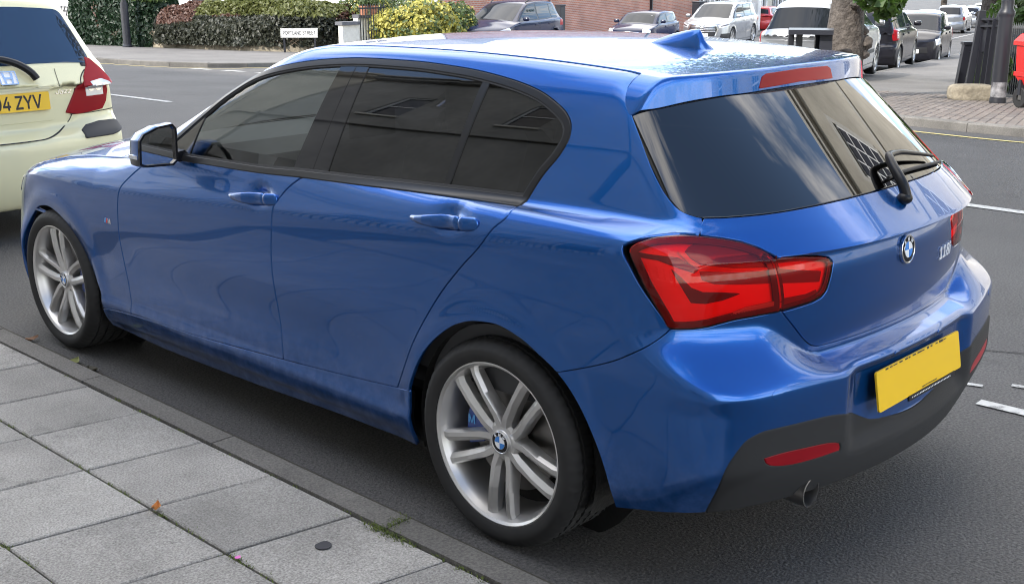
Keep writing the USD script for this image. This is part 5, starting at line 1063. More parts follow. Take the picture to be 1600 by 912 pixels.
# street name sign
sg = thing('street_sign', 'white street name plate with black lettering fixed among the hedge', 'sign')
sW = Wall((16.98, 26.05), (17.72, 25.28), float(zt(17.3, 25.7)))
put('plate', sW.box(0, .52, 1.05, .78, .0, .025), 'plate_white', sg); t = meshkit.text_mesh('PORTLAND STREET', .105, .004, True); sx = .92/np.ptp(t.bounds[:, 0]); t.vertices[:, 0] = (t.vertices[:, 0]-t.bounds[:, 0].mean())*sx+.525; t.vertices[:, 1] += .60; t.vertices[:, 2] += .025; t.vertices = sW(t.vertices); put('lettering', t, 'black_print', sg)
put('border', sW.prism(sbox(.012, .532, 1.038, .768).difference(sbox(.022, .542, 1.028, .758)), .024, .028), 'black_print', sg)
for u in (.06, .93): put('post', sW.box(u, 0, u+.05, .76, -.06, -.003), 'iron_black', sg)
# black lamp post with a white band
def lathe_z(prof, n=20): m = revolve_x(prof, n); V = m.vertices; m.vertices = np.column_stack([V[:, 1], V[:, 2], V[:, 0]]); return m
lp_ = (15.25, 31.6); lpz = float(zt(*lp_))+.1; l_ = thing('lamp_post', 'black street lamp post with a white band in front of the ivy hedge', 'lamp post', (*lp_, lpz))
put('column', lathe_z([(0, .15), (.05, .15), (.08, .12), (1.30, .115), (1.36, .075), (6.0, .055), (6.0, .0)]), 'iron_black', l_, smooth=40); put('band', lathe_z([(1.42, .078), (1.75, .077)]), 'plate_white', l_, smooth=40); put('lamp_head', rbox(.35, .8, .14, .05, (0, -.3, 6.05)), 'steel', l_, smooth=40)
railing('iron_railing', 'black iron railing between the cream car and the ivy hedge', [(16.2, 39.2), (15.6, 35.3)], 1.15, .15)
lwl = thing('front_wall', 'white front garden wall behind the iron railing on the left', 'wall'); W = Wall((17.0, 43.0), (16.3, 36.0), float(zt(17, 40))); put('wall', W.box(0, 0, W.L, .62, -.25, 0), 'white_render', lwl); pr_ = put('pier', W.box(2.2, 0, 2.7, 1.55, -.3, .1), 'white_render', lwl); put('pier_cap', W.box(2.1, 1.55, 2.8, 1.75, -.4, .2), 'slate', pr_)
# white garden wall, gate, pots and the yellow shrub right of the hedge
def azp(u, t):
    d = _fw+_r2*(u-800)/FPX-_u2*(60-456)/FPX; return (np.array(CAM)+t*d/np.linalg.norm(d))[:2]
w2 = thing('front_wall', 'white garden wall right of the clipped hedge', 'wall'); W = Wall(azp(536, 33.6), azp(566, 34.0), float(zt(*azp(545, 33.6)))+.05); put('wall', W.box(0, 0, W.L-.1, .84, -.2, 0), 'stone_trim', w2); put('coping', W.box(-.05, .84, W.L-.1, .93, -.28, .06), 'slate', w2)
gz = lambda x, y: float(zt(*azp(580, 34)))
railing('garden_gate', 'black iron garden gate under two terracotta pots', [azp(562, 34.0), azp(603, 34.6)], 1.42, .095, .010, .05, .12, spear=False, zf=lambda x, y: float(zt(*azp(580, 34))))
w3 = thing('front_wall', 'white garden wall seen through the iron gate', 'wall'); W = Wall(azp(560, 35.2), azp(650, 36.6), float(zt(*azp(600, 35.6)))+.05); put('wall', W.box(0, 0, W.L, 1.05, -.2, 0), 'white_render', w3); put('coping', W.box(0, 1.05, W.L, 1.15, -.26, .05), 'slate', w3)
rough_mat('terracotta', (.30, .12, .07), (.42, .18, .10), 20, .85)
for k, u in enumerate((570, 585)):
    p = azp(u, 35.1 if k else 35.0); z = float(zt(*azp(600, 35.6)))+1.2; t = thing('plant_pot', ('terracotta pot on the wall behind the gate, the left one', 'terracotta pot on the wall behind the gate, next to the yellow shrub')[k], 'plant pot', (*p, z)); put('pot', lathe_z([(0, .09), (.22, .13), (.22, .145), (.26, .145), (.26, .12), (.2, .11), (.2, 0)]), 'terracotta', t, smooth=40)
    P_, N_ = blob((0, 0, .34), (.16, .16, .14), 300, 40+k); put('plant', leaves(P_, N_, .05, 41+k), 'shrub_leaf', t)
def shrub(name, label, u, t, rx, h, mats, n, seed, size=.07, squash=1.0, cat_='shrub'):
    p = azp(u, t); z = float(zt(*p))+.05; th = thing(name, label, cat_, (*p, z)); cd = np.array([math.cos(YAW), -math.sin(YAW)])
    for k, (m, fr) in enumerate(mats):
        P_, N_ = blob((0, 0, h*.48), (rx, rx*squash, h*.54), int(n*fr), seed+k, .34, 2.2, zmin=.02); put('foliage', leaves(P_, N_, size, seed+k), m, th)
    for a in range(5): put('stem', tube([(0, 0, 0), (math.cos(a*1.3)*rx*.4, math.sin(a*1.3)*rx*.4, h*.7)], [.03, .012], 5), 'twig', th)
shrub('yellow_shrub', 'bright yellow leaved shrub right of the garden gate', 652, 35.0, 1.30, 1.50, (('yellow_leaf', .75), ('shrub_leaf', .25)), 9500, 11, .080)
shrub('green_shrub', 'pale green shrub between the yellow one and the parked black car', 712, 36.6, .72, 1.5, (('shrub_leaf', .9), ('yellow_leaf', .1)), 4200, 15)
shrub('green_shrub', 'tall loose shrub rising behind the garden gate', 575, 36.4, .95, 1.85, (('shrub_leaf', .8), ('yellow_leaf', .2)), 4200, 23)
shrub('green_shrub', 'mixed shrub in the garden above the yellow one', 632, 37.2, 1.3, 1.9, (('shrub_leaf', .8), ('hedge_leaf', .2)), 5200, 27)
shrub('red_berry_shrub', 'shrub with rust coloured leaves left of the ivy hedge', 162, 40.5, .30, 1.75, (('hedge_red_leaf', .6), ('ivy_leaf', .4)), 2200, 31)
# street trees
def tree(name, label, base, r0, h, crown, n, seed, lm, low=(), lean=(0, 0), size=.16, burr=True):
    z = float(zt(*base)); th = thing(name, label, 'tree', (*base, z)); r = np.random.RandomState(seed)
    hs_ = np.linspace(0, h, 26); cx = np.column_stack([lean[0]*hs_/h+.05*np.sin(hs_*1.7+seed), lean[1]*hs_/h+.05*np.cos(hs_*1.3), hs_]); rad = r0*(1-.42*(hs_/h))*(1+.55*np.exp(-hs_/.35)); tk = tube(cx, rad, 22)
    V = tk.vertices; nz = meshkit.fbm(V*np.array([4, 4, 1.5])+seed, 4, seed)-.5; ctr = np.column_stack([np.interp(V[:, 2], hs_, cx[:, 0]), np.interp(V[:, 2], hs_, cx[:, 1])]); V[:, :2] = ctr+(V[:, :2]-ctr)*(1+.55*nz[:, None]); tk.vertices = V
    put('trunk', tk, 'bark', th, smooth=True)
    if burr:
        for b, (zz, an, sz) in enumerate(burr if isinstance(burr, (list, tuple)) else ()):
            q = trimesh.creation.icosphere(subdivisions=3); q.vertices *= sz*(1+.6*(meshkit.fbm(q.vertices*2+b, 3, b)-.5))[:, None]; q.vertices *= [1, 1, .75]; q.apply_translation((math.cos(an)*r0*.85, math.sin(an)*r0*.85, zz)); put('burr', q, 'bark', th, smooth=True)
    top = cx[-1]; pts, nrm = [], []
    for k in range(9):
        a = k*2.4+seed; e = r.uniform(.35, 1.2); L = crown*r.uniform(.55, .95); end = top+np.array([math.cos(a)*L*math.cos(e), math.sin(a)*L*math.cos(e), L*math.sin(e)]); s0 = cx[-1-r.randint(0, 6)]
        put('limb', tube([s0, (s0+end)/2+[0, 0, .25], end], [r0*.38, r0*.22, .03], 7), 'bark', th, smooth=True)
        for q in range(3):
            c = s0+(end-s0)*r.uniform(.45, 1.1)+r.normal(0, .4, 3); P_, N_ = blob(c, r.uniform(.7, 1.25, 3)*crown*.30, n//27, seed*10+k*3+q, .5, 2.0, shell=.8); pts.append(P_); nrm.append(N_)
    for c, rd_ in low:
        P_, N_ = blob(c, rd_, 120, seed+7, .6, 2.2, shell=.9); pts.append(P_); nrm.append(N_)
        put('twig', tube([top, (top+np.array(c))/2+[0, 0, .5], np.array(c)], [.05, .03, .008], 5), 'bark', th)
    put('crown', leaves(np.vstack(pts), np.vstack(nrm), size, seed, 1.0, 1.4), lm, th)
def loc(base, w): return tuple(np.asarray(w)-np.array([*base, float(zt(*base))]))
def pix(u, v, t):
    d = _fw+_r2*(u-800)/FPX-_u2*(v-456)/FPX; return np.array(CAM)+t*d/np.linalg.norm(d)
t1 = tuple(azp(1320, 18.6))
tree('street_tree', 'thick knobbly street tree trunk by the silver people carrier', t1, .285, 4.6, 3.8, 15000, 5, 'lime_leaf', low=[(loc(t1, pix(1368, 2, 17.6)), (.22, .22, .15)), (loc(t1, pix(1386, 10, 17.8)), (.20, .2, .20)), (loc(t1, pix(1352, -14, 17.4)), (.25, .2, .15)), (loc(t1, pix(1395, -4, 18)), (.2, .2, .2))], burr=[(.88, -.80, .17), (1.05, -.55, .13), (.72, -1.1, .12), (.55, 2.6, .08), (1.45, -2.2, .07)], size=.10)
tree('street_tree', 'slimmer street tree behind the railings at the right', tuple(azp(1543, 25.5)), .23, 4.6, 3.4, 8000, 8, 'lime_leaf', lean=(.1, 0), burr=[(1.4, 1.9, .08)])
tree('garden_tree', 'dark evergreen tree at the end of the side street', tuple(azp(1395, 128)), .4, 3.0, 6.5, 9000, 12, 'dark_tree_leaf', size=.4)
tree('garden_tree', 'pale green tree beyond the parked cars at the far end', tuple(azp(1470, 140)), .35, 3.0, 6.0, 8000, 14, 'lime_leaf', size=.4)
tree('garden_tree', 'green tree beyond the cream house on the right', tuple(azp(1700, 60)), .35, 3.4, 5.0, 7000, 17, 'lime_leaf', size=.3)
# ------------------------------------------------------------------ street furniture on the corner
def zc(p): return float(zt(*p))+.10
pp = azp(1569, 18.2); sp_ = thing('sign_post', 'black cast iron post with a pale sticker on the block paved corner', 'post', (*pp, zc(pp))); 
put('column', lathe_z([(0, .115), (.06, .115), (.08, .105), (1.18, .098), (1.22, .112), (1.27, .112), (1.31, .085), (1.42, .085), (1.44, .07), (3.6, .06), (3.6, 0)], 28), 'iron_black', sp_, smooth=35)
rough_mat('peeled_paint', (.012, .013, .018), (.30, .30, .31), 9, .7, .4, .003); put('peeled_base', lathe_z([(.09, .1065), (.30, .1055)], 28), 'peeled_paint', sp_, smooth=35)
th_ = np.linspace(-2.6, -1.2, 14)+.35; V, Fc = [], []
for i, a in enumerate(th_): V += [(.0735*math.cos(a), .0735*math.sin(a), 1.52), (.0725*math.cos(a), .0725*math.sin(a), 1.86)]
for i in range(13): Fc += [(2*i, 2*i+2, 2*i+1), (2*i+1, 2*i+2, 2*i+3)]
st_ = put('sticker', trimesh.Trimesh(V, Fc, process=False), 'plate_white', sp_)
# stone block at the foot of the railing
bs = azp(1528, 18.9); q = trimesh.creation.icosphere(subdivisions=4); V = q.vertices; V = np.sign(V)*np.abs(V)**.45; V *= [.34, .20, .13]; V *= (1+.16*(meshkit.fbm(V*6, 4, 2)-.5))[:, None]; q.vertices = V; q.apply_transform(trimesh.transformations.rotation_matrix(-.85, (0, 0, 1))); q.apply_translation((*bs, zc(bs)+.10)); tag(put('stone_block', q, 'rubble_wall', smooth=True), 'rough stone block at the foot of the black railings', 'stone')
# leaning gate and railing group
gp = thing('railing_gate', 'tall black railings with flat bars leaning beside the iron post', 'railing')
def bar3(a, b, w, d=.03): 
    a, b = np.asarray(a), np.asarray(b); cr = _r2*np.array([1, 1, 0]); cr /= np.linalg.norm(cr); fw2 = np.array([-cr[1], cr[0], 0]); return hull([p+cr*sx*w/2+fw2*sy*d/2 for p in (a, b) for sx in (-1, 1) for sy in (-1, 1)])
def pg(u, t, h): p = azp(u, t); return np.array([*p, zc(p)+h])
pt = put('gate_post', bar3(pg(1504, 19.6, 0), pg(1512, 19.6, .80), .115, .11), 'iron_black', gp); put('post_cap', bar3(pg(1512, 19.6, .80), pg(1512, 19.6, .84), .15, .14), 'iron_black', pt); put('gate_arm', bar3(pg(1507, 19.62, .66), pg(1524, 19.62, .70), .12, .09), 'iron_black', gp)
put('gate_leaf', bar3(pg(1519, 19.4, .02), pg(1531, 19.4, 1.30), .10, .06), 'iron_black', gp)
for k, (u0, u1, w) in enumerate(((1532, 1537, .07), (1541, 1545, .07), (1549, 1553, .08), (1558, 1561, .06))):
    put('flat_bar', bar3(pg(u0, 19.4-.1*k, .03), pg(u1, 19.4-.1*k, 1.18), w, .02), 'iron_black', gp)
sheetp = hull([pg(1522, 19.5, 1.12), pg(1562, 19.2, 1.12), pg(1562, 19.2, .80), pg(1545, 19.3, .74), pg(1524, 19.5, .62)]+[pg(1522, 19.55, 1.12), pg(1562, 19.25, 1.12), pg(1562, 19.25, .80), pg(1524, 19.55, .62)]); put('gate_sheet', sheetp, 'iron_black', gp)
for h in (1.06, 1.16): put('rail', hull([pg(1522, 19.42, h), pg(1566, 19.1, h), pg(1522, 19.42, h+.035), pg(1566, 19.1, h+.035), pg(1522, 19.48, h), pg(1566, 19.16, h)]), 'iron_black', gp)
for k in range(7): a = 1524+k*6.2; tpv = pg(a, 19.42, 1.19); put('finial', hull([tpv+[.02, 0, 0], tpv-[.02, 0, 0], tpv+[0, .02, 0], tpv-[0, .02, 0], tpv+[0, 0, .09]]), 'iron_black', gp)
railing('iron_railing', 'black railings of the corner garden behind the red bin', [azp(1578, 21.5), azp(1680, 18.6)], 1.05, .11, .012, .1)
shrub('green_shrub', 'leafy green shrub poking through the railings at the right', 1549, 20.8, .34, .95, (('lime_leaf', .4), ('shrub_leaf', .6)), 900, 61, .09)
shrub('green_shrub', 'leafy shrub above the railings right of the iron post', 1600, 23.0, .7, 1.7, (('lime_leaf', .7), ('shrub_leaf', .3)), 2600, 63, .09)
shrub('green_shrub', 'leafy shrub between the tree and the iron post', 1576, 24.4, .35, 1.45, (('lime_leaf', .8), ('shrub_leaf', .2)), 2000, 67, .09)
# red wheeled mail trolley
pbr('mail_red', (.62, .016, .014), .35, coat_weight=.3); rb_ = azp(1656, 17.2); rt = thing('red_trolley', 'bright red lidded delivery trolley on black wheels at the right edge', 'trolley', (*rb_, zc(rb_)), YAW*-1+.25)
bd_ = hull([(sx*x, sy*y, z) for sx in (-1, 1) for sy in (-1, 1) for x, y, z in ((.30, .28, .30), (.35, .33, .40), (.37, .35, .82))]); put('box', bd_, 'mail_red', rt); put('lid', hull([(sx*x, sy*y, z) for sx in (-1, 1) for sy in (-1, 1) for x, y, z in ((.40, .38, .82), (.40, .38, .87), (.34, .32, .96), (.24, .22, 1.0))]), 'mail_red', rt); put('band', hull([(sx*.372, sy*.352, z) for sx in (-1, 1) for sy in (-1, 1) for z in (.42, .47)]), 'mail_red', rt)
for sx in (-1, 1):
    for sy in (-1, 1):
        w = revolve_x([(-.03, .05), (-.03, .125), (-.02, .135), (.02, .135), (.03, .125), (.03, .05), (-.03, .05)], 28); w.apply_translation((sx*.31, sy*.24, .135)); wh_ = put('wheel', w, 'tyre_rubber', rt, smooth=35); put('hub', tbox(.04, .06, .06, (sx*.31, sy*.24, .135)), 'steel', wh_); put('fork', tbox(.08, .05, .2, (sx*.31, sy*.24, .27)), 'iron_black', rt)
# black framed litter bin by the people carrier, bollards, tall grey box
bb_ = azp(1268, 17.9); zb_ = float(zt(*bb_))+.1; lb_ = thing('litter_bin', 'black steel framed litter bin in front of the silver people carrier', 'bin')
def pg2(u, t, h): p = azp(u, t); return np.array([*p, zb_+h])
put('post', bar3(pg2(1236, 17.9, 0), pg2(1236, 17.9, .98), .075, .07), 'iron_black', lb_); put('post', bar3(pg2(1249, 17.8, 0), pg2(1249, 17.8, .93), .08, .07), 'iron_black', lb_)
put('bin_body', hull([pg2(u, t, h) for u in (1281, 1301) for t in (17.5, 17.9) for h in (0, .92)]), 'iron_black', lb_); put('top', hull([pg2(u, t, h) for u in (1232, 1302) for t in (17.4, 18.0) for h in (.92, .985)]), 'iron_black', lb_); put('post', bar3(pg2(1277, 17.8, 0), pg2(1277, 17.8, .93), .06, .06), 'iron_black', lb_)
def bollard(label, u, t, h, w, cat_='bollard', nm='bollard'): p = azp(u, t); z = zc(p); th = thing(nm, label, cat_, (*p, z)); put('post', rbox(w, w, h, .02, (0, 0, h/2)), 'iron_black', th); put('cap', rbox(w*1.12, w*1.12, .06, .02, (0, 0, h+.03)), 'iron_black', th); return th
bollard('black square bollard right of the parked black estate car', 875, 42.5, 1.42, .26); b_ = bollard('tall black cabinet post left of the silver sport utility car', 1089, 50.5, 1.62, .36, 'cabinet', 'street_cabinet')
put('sticker', tbox(.10, .01, .10, (-.05, -.19, 1.35)), 'plate_white', b_)

# ------------------------------------------------------------------ the other cars
paint('cream_paint', (.63, .60, .38), .0, .3); paint('silver_paint', (.27, .28, .295), .75, .3); pbr('black_paint', (.008, .008, .011), .12, specular_ior_level=.42); pbr('navy_paint', (.010, .013, .030), .12, specular_ior_level=.42); paint('grey_paint', (.20, .21, .22), .7, .3); paint('white_paint', (.72, .72, .72), .0, .3); paint('red_paint', (.45, .02, .02), .1, .3)
pane('car_glass', (.03, .034, .04), 1.7); pbr('glass_dark', (.010, .012, .015), .03, ior=1.33); pbr('glass_blue', (.008, .02, .045), .02, ior=1.7)
pbr('lamp_lens_clear', (.50, .52, .54), .10, .3, coat_weight=1.0); pbr('trim_grey', (.10, .10, .105), .5); pbr('seam_dark', (.01, .01, .01), .6); pbr('bumper_grey', (.022, .023, .026), .6)
def spec(L, W, H, wb, fo, belt, hood, nose, sb, stp, hbt, htp, wr=.31, lean=.20, boxy=1.0, belt_rise=.04, tail=None, gy_rear=-.07, k=None, arch=.03, roof_rear=-.05, q=.20, qf=.25, bot=.17, hq=None, deck=0.0):
    """profile curves of a car; sb, stp = windscreen base and top y; hbt, htp = rear glass bottom and top (y, z)"""
    hw = W/2; ro = L-wb-fo; yf = wb+fo; yr = -ro; b = belt
    WZ = P((.1, -.07), (.22, -.03), (.40, -.010), (.60, 0), (b-.12, -.004), (b-.02, -.022), (b+.05, -.05), (b+.15, -.10), s=0.015)
    WY = P((yr-.1, hw-.07), (yr+.25, hw-.025), (0, hw), (wb*.5, hw-.006), (wb, hw-.006), (wb+fo*.45, hw-.03), (yf, hw-.11), (yf+.2, hw-.2), s=0.15)
    YB = P((.14, yr+.10), (.25, yr+.02), (.40, yr), (.58, yr+.005), (.66, yr+.03), (.8, yr+.05), s=0.02); tb = tail if tail is not None else yr+.06
    YT = P((.5, tb), (.75, tb), (b-.05, tb+.005), (hbt[1], hbt[0]), (hbt[1]+.12, hbt[0]+.10), s=0.02)
    YF = P((.14, yf-.12), (.25, yf-.03), (.45, yf), (.58, yf-.01), (nose-.05, yf-.06), (nose+.05, yf-.2), (hood, yf-.6), s=0.03)
    TOP = P((yr-.1, b+.01+deck), (yr+.3, b+.03+deck), (0, b+.03+deck*.6), (wb*.5, b), (sb-.1, hood+.02), (sb+.2, hood), (min(max(wb+.1, sb+.42), yf-.4), hood*.55+nose*.45+.02), (yf-.25, nose+.03), (yf-.05, nose-.05), (yf+.2, nose-.2), s=0.08)
    RF = P((yr-.2, H+roof_rear-.05), (htp[0], H+roof_rear), (htp[0]+.35, H-.02), (stp-.9, H), (stp-.25, H-.012), (stp, H-.05), (stp+.5, H-.2), s=0.1)
    t0 = hw-.045
    GZ = P((b-.1, t0+.01), (b, t0-.01), (b+.15, t0-.01-lean*.38), (H-.08, t0-.02-lean*boxy), (H+.02, t0-.09-lean*boxy), (H+.2, t0-.3-lean), s=0.03)
    GY = P((yr, gy_rear-.04), (yr+.3, gy_rear), (.2, -.02), (wb*.45, 0), (stp+.2, -.005), (sb+.2, -.03), s=0.12)
    def nrm(p0, p1):
        d = np.array(p1)-np.array(p0); d /= np.linalg.norm(d); return d
    d = nrm((sb, hood+.02), (stp, H-.03)); ws = (sb, hood+.02, d[1], -d[0], .10, .02)
    d = nrm(hbt, htp); hbn = (hbt[0], hbt[1], -d[1], d[0], .12*abs(d[1])+.02 if hq is None else hq[0], .12 if hq is None else hq[1])
    s = dict(WZ=WZ, WY=WY, YB=YB, YT=YT, YF=YF, TOP=TOP, ROOF=RF, GZ=GZ, GY=GY, arches=((0, wr, wr+.04), (wb, wr, wr+.04)), screen=ws, hatch=hbn, rq=(q, .03, .06), fq=(qf, .25), flare=0, bottom=(bot, .06), crown=.045,
             cut=((0, wr, wr+arch), (wb, wr, wr+arch)), hoodfade=(stp, sb+.2), cabin_floor=b-.06, ledge=(.60, .68, .06, .35, .6), k=dict(side=.14, front=.18, top=.08, roof=.11, screen=.09, hatch=.08, waist=.04))
    if k: s['k'].update(k)
    s.update(L=L, W=W, H=H, wb=wb, yf=yf, yr=yr, belt=b, wr=wr, stp=stp, sb=sb, hbt=hbt, htp=htp, hood=hood, nose=nose)
    return s
def shell(F, lo, hi, h):
    """closed surface of F = 0 by surface nets, vertices drawn onto the surface"""
    n = [int(np.ceil((b-a)/h))+1 for a, b in zip(lo, hi)]; ax = [lo[i]+h*np.arange(n[i]) for i in range(3)]
    G = np.stack(np.meshgrid(*ax, indexing='ij'), -1); v = F(G); s = v < 0
    c8 = np.stack([s[i:n[0]-1+i, j:n[1]-1+j, k:n[2]-1+k] for i in (0, 1) for j in (0, 1) for k in (0, 1)]); act = (c8.any(0)) & (~c8.all(0))
    idx = -np.ones(act.shape, int); idx[act] = np.arange(act.sum()); cell = np.argwhere(act); acc = np.zeros((len(cell), 3)); cnt = np.zeros(len(cell))
    cor = [(i, j, k) for i in (0, 1) for j in (0, 1) for k in (0, 1)]
    for a in range(8):
        for b in range(a+1, 8):
            if sum(abs(np.array(cor[a])-cor[b])) != 1: continue
            pa, pb = cell+cor[a], cell+cor[b]; va, vb = v[tuple(pa.T)], v[tuple(pb.T)]; m = (va < 0) != (vb < 0); t = np.where(m, va/(va-vb+1e-30), 0); acc[m] += (pa+(pb-pa)*t[:, None])[m]; cnt[m] += 1
    V = np.array(lo)+h*acc/cnt[:, None]; Fc = []
    for a in range(3):
        o = [x for x in range(3) if x != a]; sl = [slice(None)]*3; sl2 = [slice(None)]*3; sl[a] = slice(0, -1); sl2[a] = slice(1, None)
        ch = s[tuple(sl)] != s[tuple(sl2)]; e = np.argwhere(ch)
        e = e[(e[:, o[0]] > 0) & (e[:, o[1]] > 0) & (e[:, o[0]] < n[o[0]]-1) & (e[:, o[1]] < n[o[1]]-1)]
        q = []
        for d0, d1 in ((-1, -1), (0, -1), (0, 0), (-1, 0)):
            c = e.copy(); c[:, o[0]] += d0; c[:, o[1]] += d1; q.append(idx[tuple(c.T)])
        q = np.stack(q, -1); Fc += [q[:, [0, 1, 2]], q[:, [0, 2, 3]]]
    Fc = np.vstack(Fc)
    for _ in range(2):
        g = np.stack([F(V+1e-3*d)-F(V-1e-3*d) for d in np.eye(3)], -1)/2e-3; V = V-np.clip(F(V), -h*.5, h*.5)[:, None]*g/((g*g).sum(-1, keepdims=True)+.05)
    N = grad(F, V, 6e-3); fn = np.cross(V[Fc[:, 1]]-V[Fc[:, 0]], V[Fc[:, 2]]-V[Fc[:, 0]]); fl = (fn*N[Fc].mean(1)).sum(1) < 0; Fc[fl] = Fc[fl][:, ::-1]
    return V, Fc, N
def dlo_poly(s, y0=None, front=None, drop=.05, rear_r=.10):
    b, H, yr = s['belt'], s['H'], s['yr']; 
    f0 = (s['sb']-.12, b+.035); f1 = (s['stp']-.02, H-.135); r1 = (s['htp'][0]+.25 if y0 is None else y0, H-.15); r0 = (s['hbt'][0]+.38 if y0 is None else y0-.12, b+.06)
    return Polygon([f0, ((f0[0]+f1[0])/2+.03, (f0[1]+f1[1])/2+.02), f1, (s['stp']-.5, H-.10), ((r1[0]+s['stp'])/2, H-.098), r1, r0]).buffer(-.03).buffer(.03)
def other_car(name, label, s, paint_m, loc, rz, res=.045, lamps=None, heads=None, plate_f=None, plate_r=None, group=None, glass='glass_dark', dlo=None, bumper=None, wheels='alloy', spokes=5, tint=True, handles=True, grille=None, extras=None, chart_h=.05, mirror_m=None):
    F = car_surface(s); c = thing(name, label, 'car', loc, rz, group); cy, cyf = Cyl(min(.3, s['yr']+1.1)), Cyl(s['yf']-1.1, -1)
    V, Fc, N = shell(F, (-s['W']/2-.06, s['yr']-.06, .08), (s['W']/2+.06, s['yf']+.06, s['H']+.06), res); body = put('body', (V, Fc), paint_m, c, normals=N)
    H, b = s['H'], s['belt']; D_ = dlo if dlo is not None else dlo_poly(s); kw = dict(h=chart_h, skirt=.004, bevel=.002)
    lay('window_trim', 'black_trim', c, F, SIDE, clean(D_.buffer(.018)), both=True, off=.003, **kw)
    bpill = s.get('bp', s['wb']*.40); q = [D_.intersection(sbox(bpill+.045, 0, 9, 3)), D_.intersection(sbox(s.get('cp', .12), 0, bpill-.045, 3)), D_.intersection(sbox(-9, 0, s.get('cp', .12)-.04, 3))]
    for g in q:
        g = clean(g.buffer(-.012)) if not g.is_empty else g
        if not g.is_empty and g.area > .01: lay('side_window', glass, c, F, SIDE, g, both=True, off=.006, **kw)
    # windscreen and rear glass, laid out on the surface itself
    wsp = [(-.62*s['W']/1.77*1.06, s['sb']+.0, s['hood']+.03), (-.56*s['W']/1.77, s['stp']+.06, H-.06)]
    A = SCREEN.to2([wsp[0], wsp[1], (0, s['stp']+.10, H-.045), (0, s['sb']+.10, s['hood']+.03)]); sp_ = sym(np.array([A[3], A[0], A[1], A[2]])); lay('windscreen', glass, c, F, SCREEN, clean(Polygon(sp_).buffer(-.04).buffer(.04)), off=.004, **kw)
    hw_ = s.get('hatch_w', .60)*s['W']/1.77; (hy, hz), (ty, tz) = s['hbt'], s['htp']
    A = HATCH.to2([(-hw_*1.05, hy+.12*hw_**2, hz+.02), (-hw_*.90, ty, tz-.05), (0, ty-.02, tz-.035), (0, hy, hz+.02)]); lay('rear_window', s.get('rear_glass', glass), c, F, HATCH, clean(Polygon(sym(np.array([A[3], A[0], A[1], A[2]]))).buffer(-.05).buffer(.05)), off=.004, **kw)
    # door seams and handles
    sb_ = b-.01; y1, y2 = s['sb']-.20, bpill
    for pts in ([(y1, sb_), (y1+.10, .75*b), (y1+.10, .30)], [(y2, sb_), (y2, .29)], [(s.get('rdoor', .25)-.22, sb_), (s.get('rdoor', .25), .70*b), (s.get('rdoor', .25)+.12, .34)], [(y1+.10, .285), (.45, .285)]):
        lay('door_seam', 'seam_dark', c, F, SIDE, LineString(pts).buffer(.007), both=True, off=.0015, h=.03, skirt=0)
    if handles:
        for yy in (bpill+.22, s.get('rdoor', .25)+.12): lay('door_handle', paint_m, c, F, SIDE, sbox(yy-.10, b-.115, yy+.10, b-.085).buffer(.01), both=True, off=.025, h=.04, skirt=.03, bevel=.006)
    if heads: 
        m_, pts = heads; lay('headlight', m_, c, F, cyf, clean(Polygon(pts).buffer(-.02).buffer(.02)), both=True, off=.005, h=.04, skirt=.02, bevel=.006)
    for (m_, pts) in (lamps or ()): lay('tail_lamp', m_, c, F, cy, clean(Polygon(pts).buffer(-.015).buffer(.015)), both=True, off=.006, h=.03, skirt=.02, bevel=.006)
    for (nm, m_, ch, pts, both, off) in (extras or ()): lay(nm, m_, c, F, {'rear': cy, 'front': cyf, 'side': SIDE, 'hatch': HATCH, 'back': REAR, 'nose': FRONT}[ch], pts if isinstance(pts, Polygon) else clean(Polygon(pts)), both=both, off=off, h=.03, skirt=.015, bevel=.004)
    if plate_f: p = FRONT.at(F, np.array([(0, plate_f[1])]))[0]; plate(c, (0, p[1]+.012, plate_f[1]), 0, .52, .111, plate_f[0], 'plate_white', face=1)
    if plate_r: p = REAR.at(F, np.array([(0, plate_r[1])]))[0]; plate(c, (0, p[1]-.012, plate_r[1]), 0, .52, .111, plate_r[0], 'plate_yellow')
    for y in (0, s['wb']):
        for sd in (-1, 1): wheel(c, sd*(s['W']/2-.035), y, s['wr'], sd, .3, R=s['wr'], rim=s['wr']*.70, width=.2, detail=1, alloy=wheels, spokes=spokes)
    put('underbody', tbox(s['W']-.3, s['L']-.5, .06, (0, (s['yf']+s['yr'])/2, .24)), 'under_black', c)
    for sd in (-1, 1):
        mm_ = rbox(.20, .13, .13, .05, (sd*(s['W']/2+.07), s['sb']-.36, b+.10)); put('door_mirror', mm_, mirror_m or paint_m, c, smooth=40)
    return c, F
def place(u, t, off=(0, 0)): p = azp(u, t)+off; return (float(p[0]), float(p[1]), float(zt(*p)))
RZF = math.atan2(-SD[0], SD[1]); RZB = RZF+math.pi         # heading up the street / towards the camera
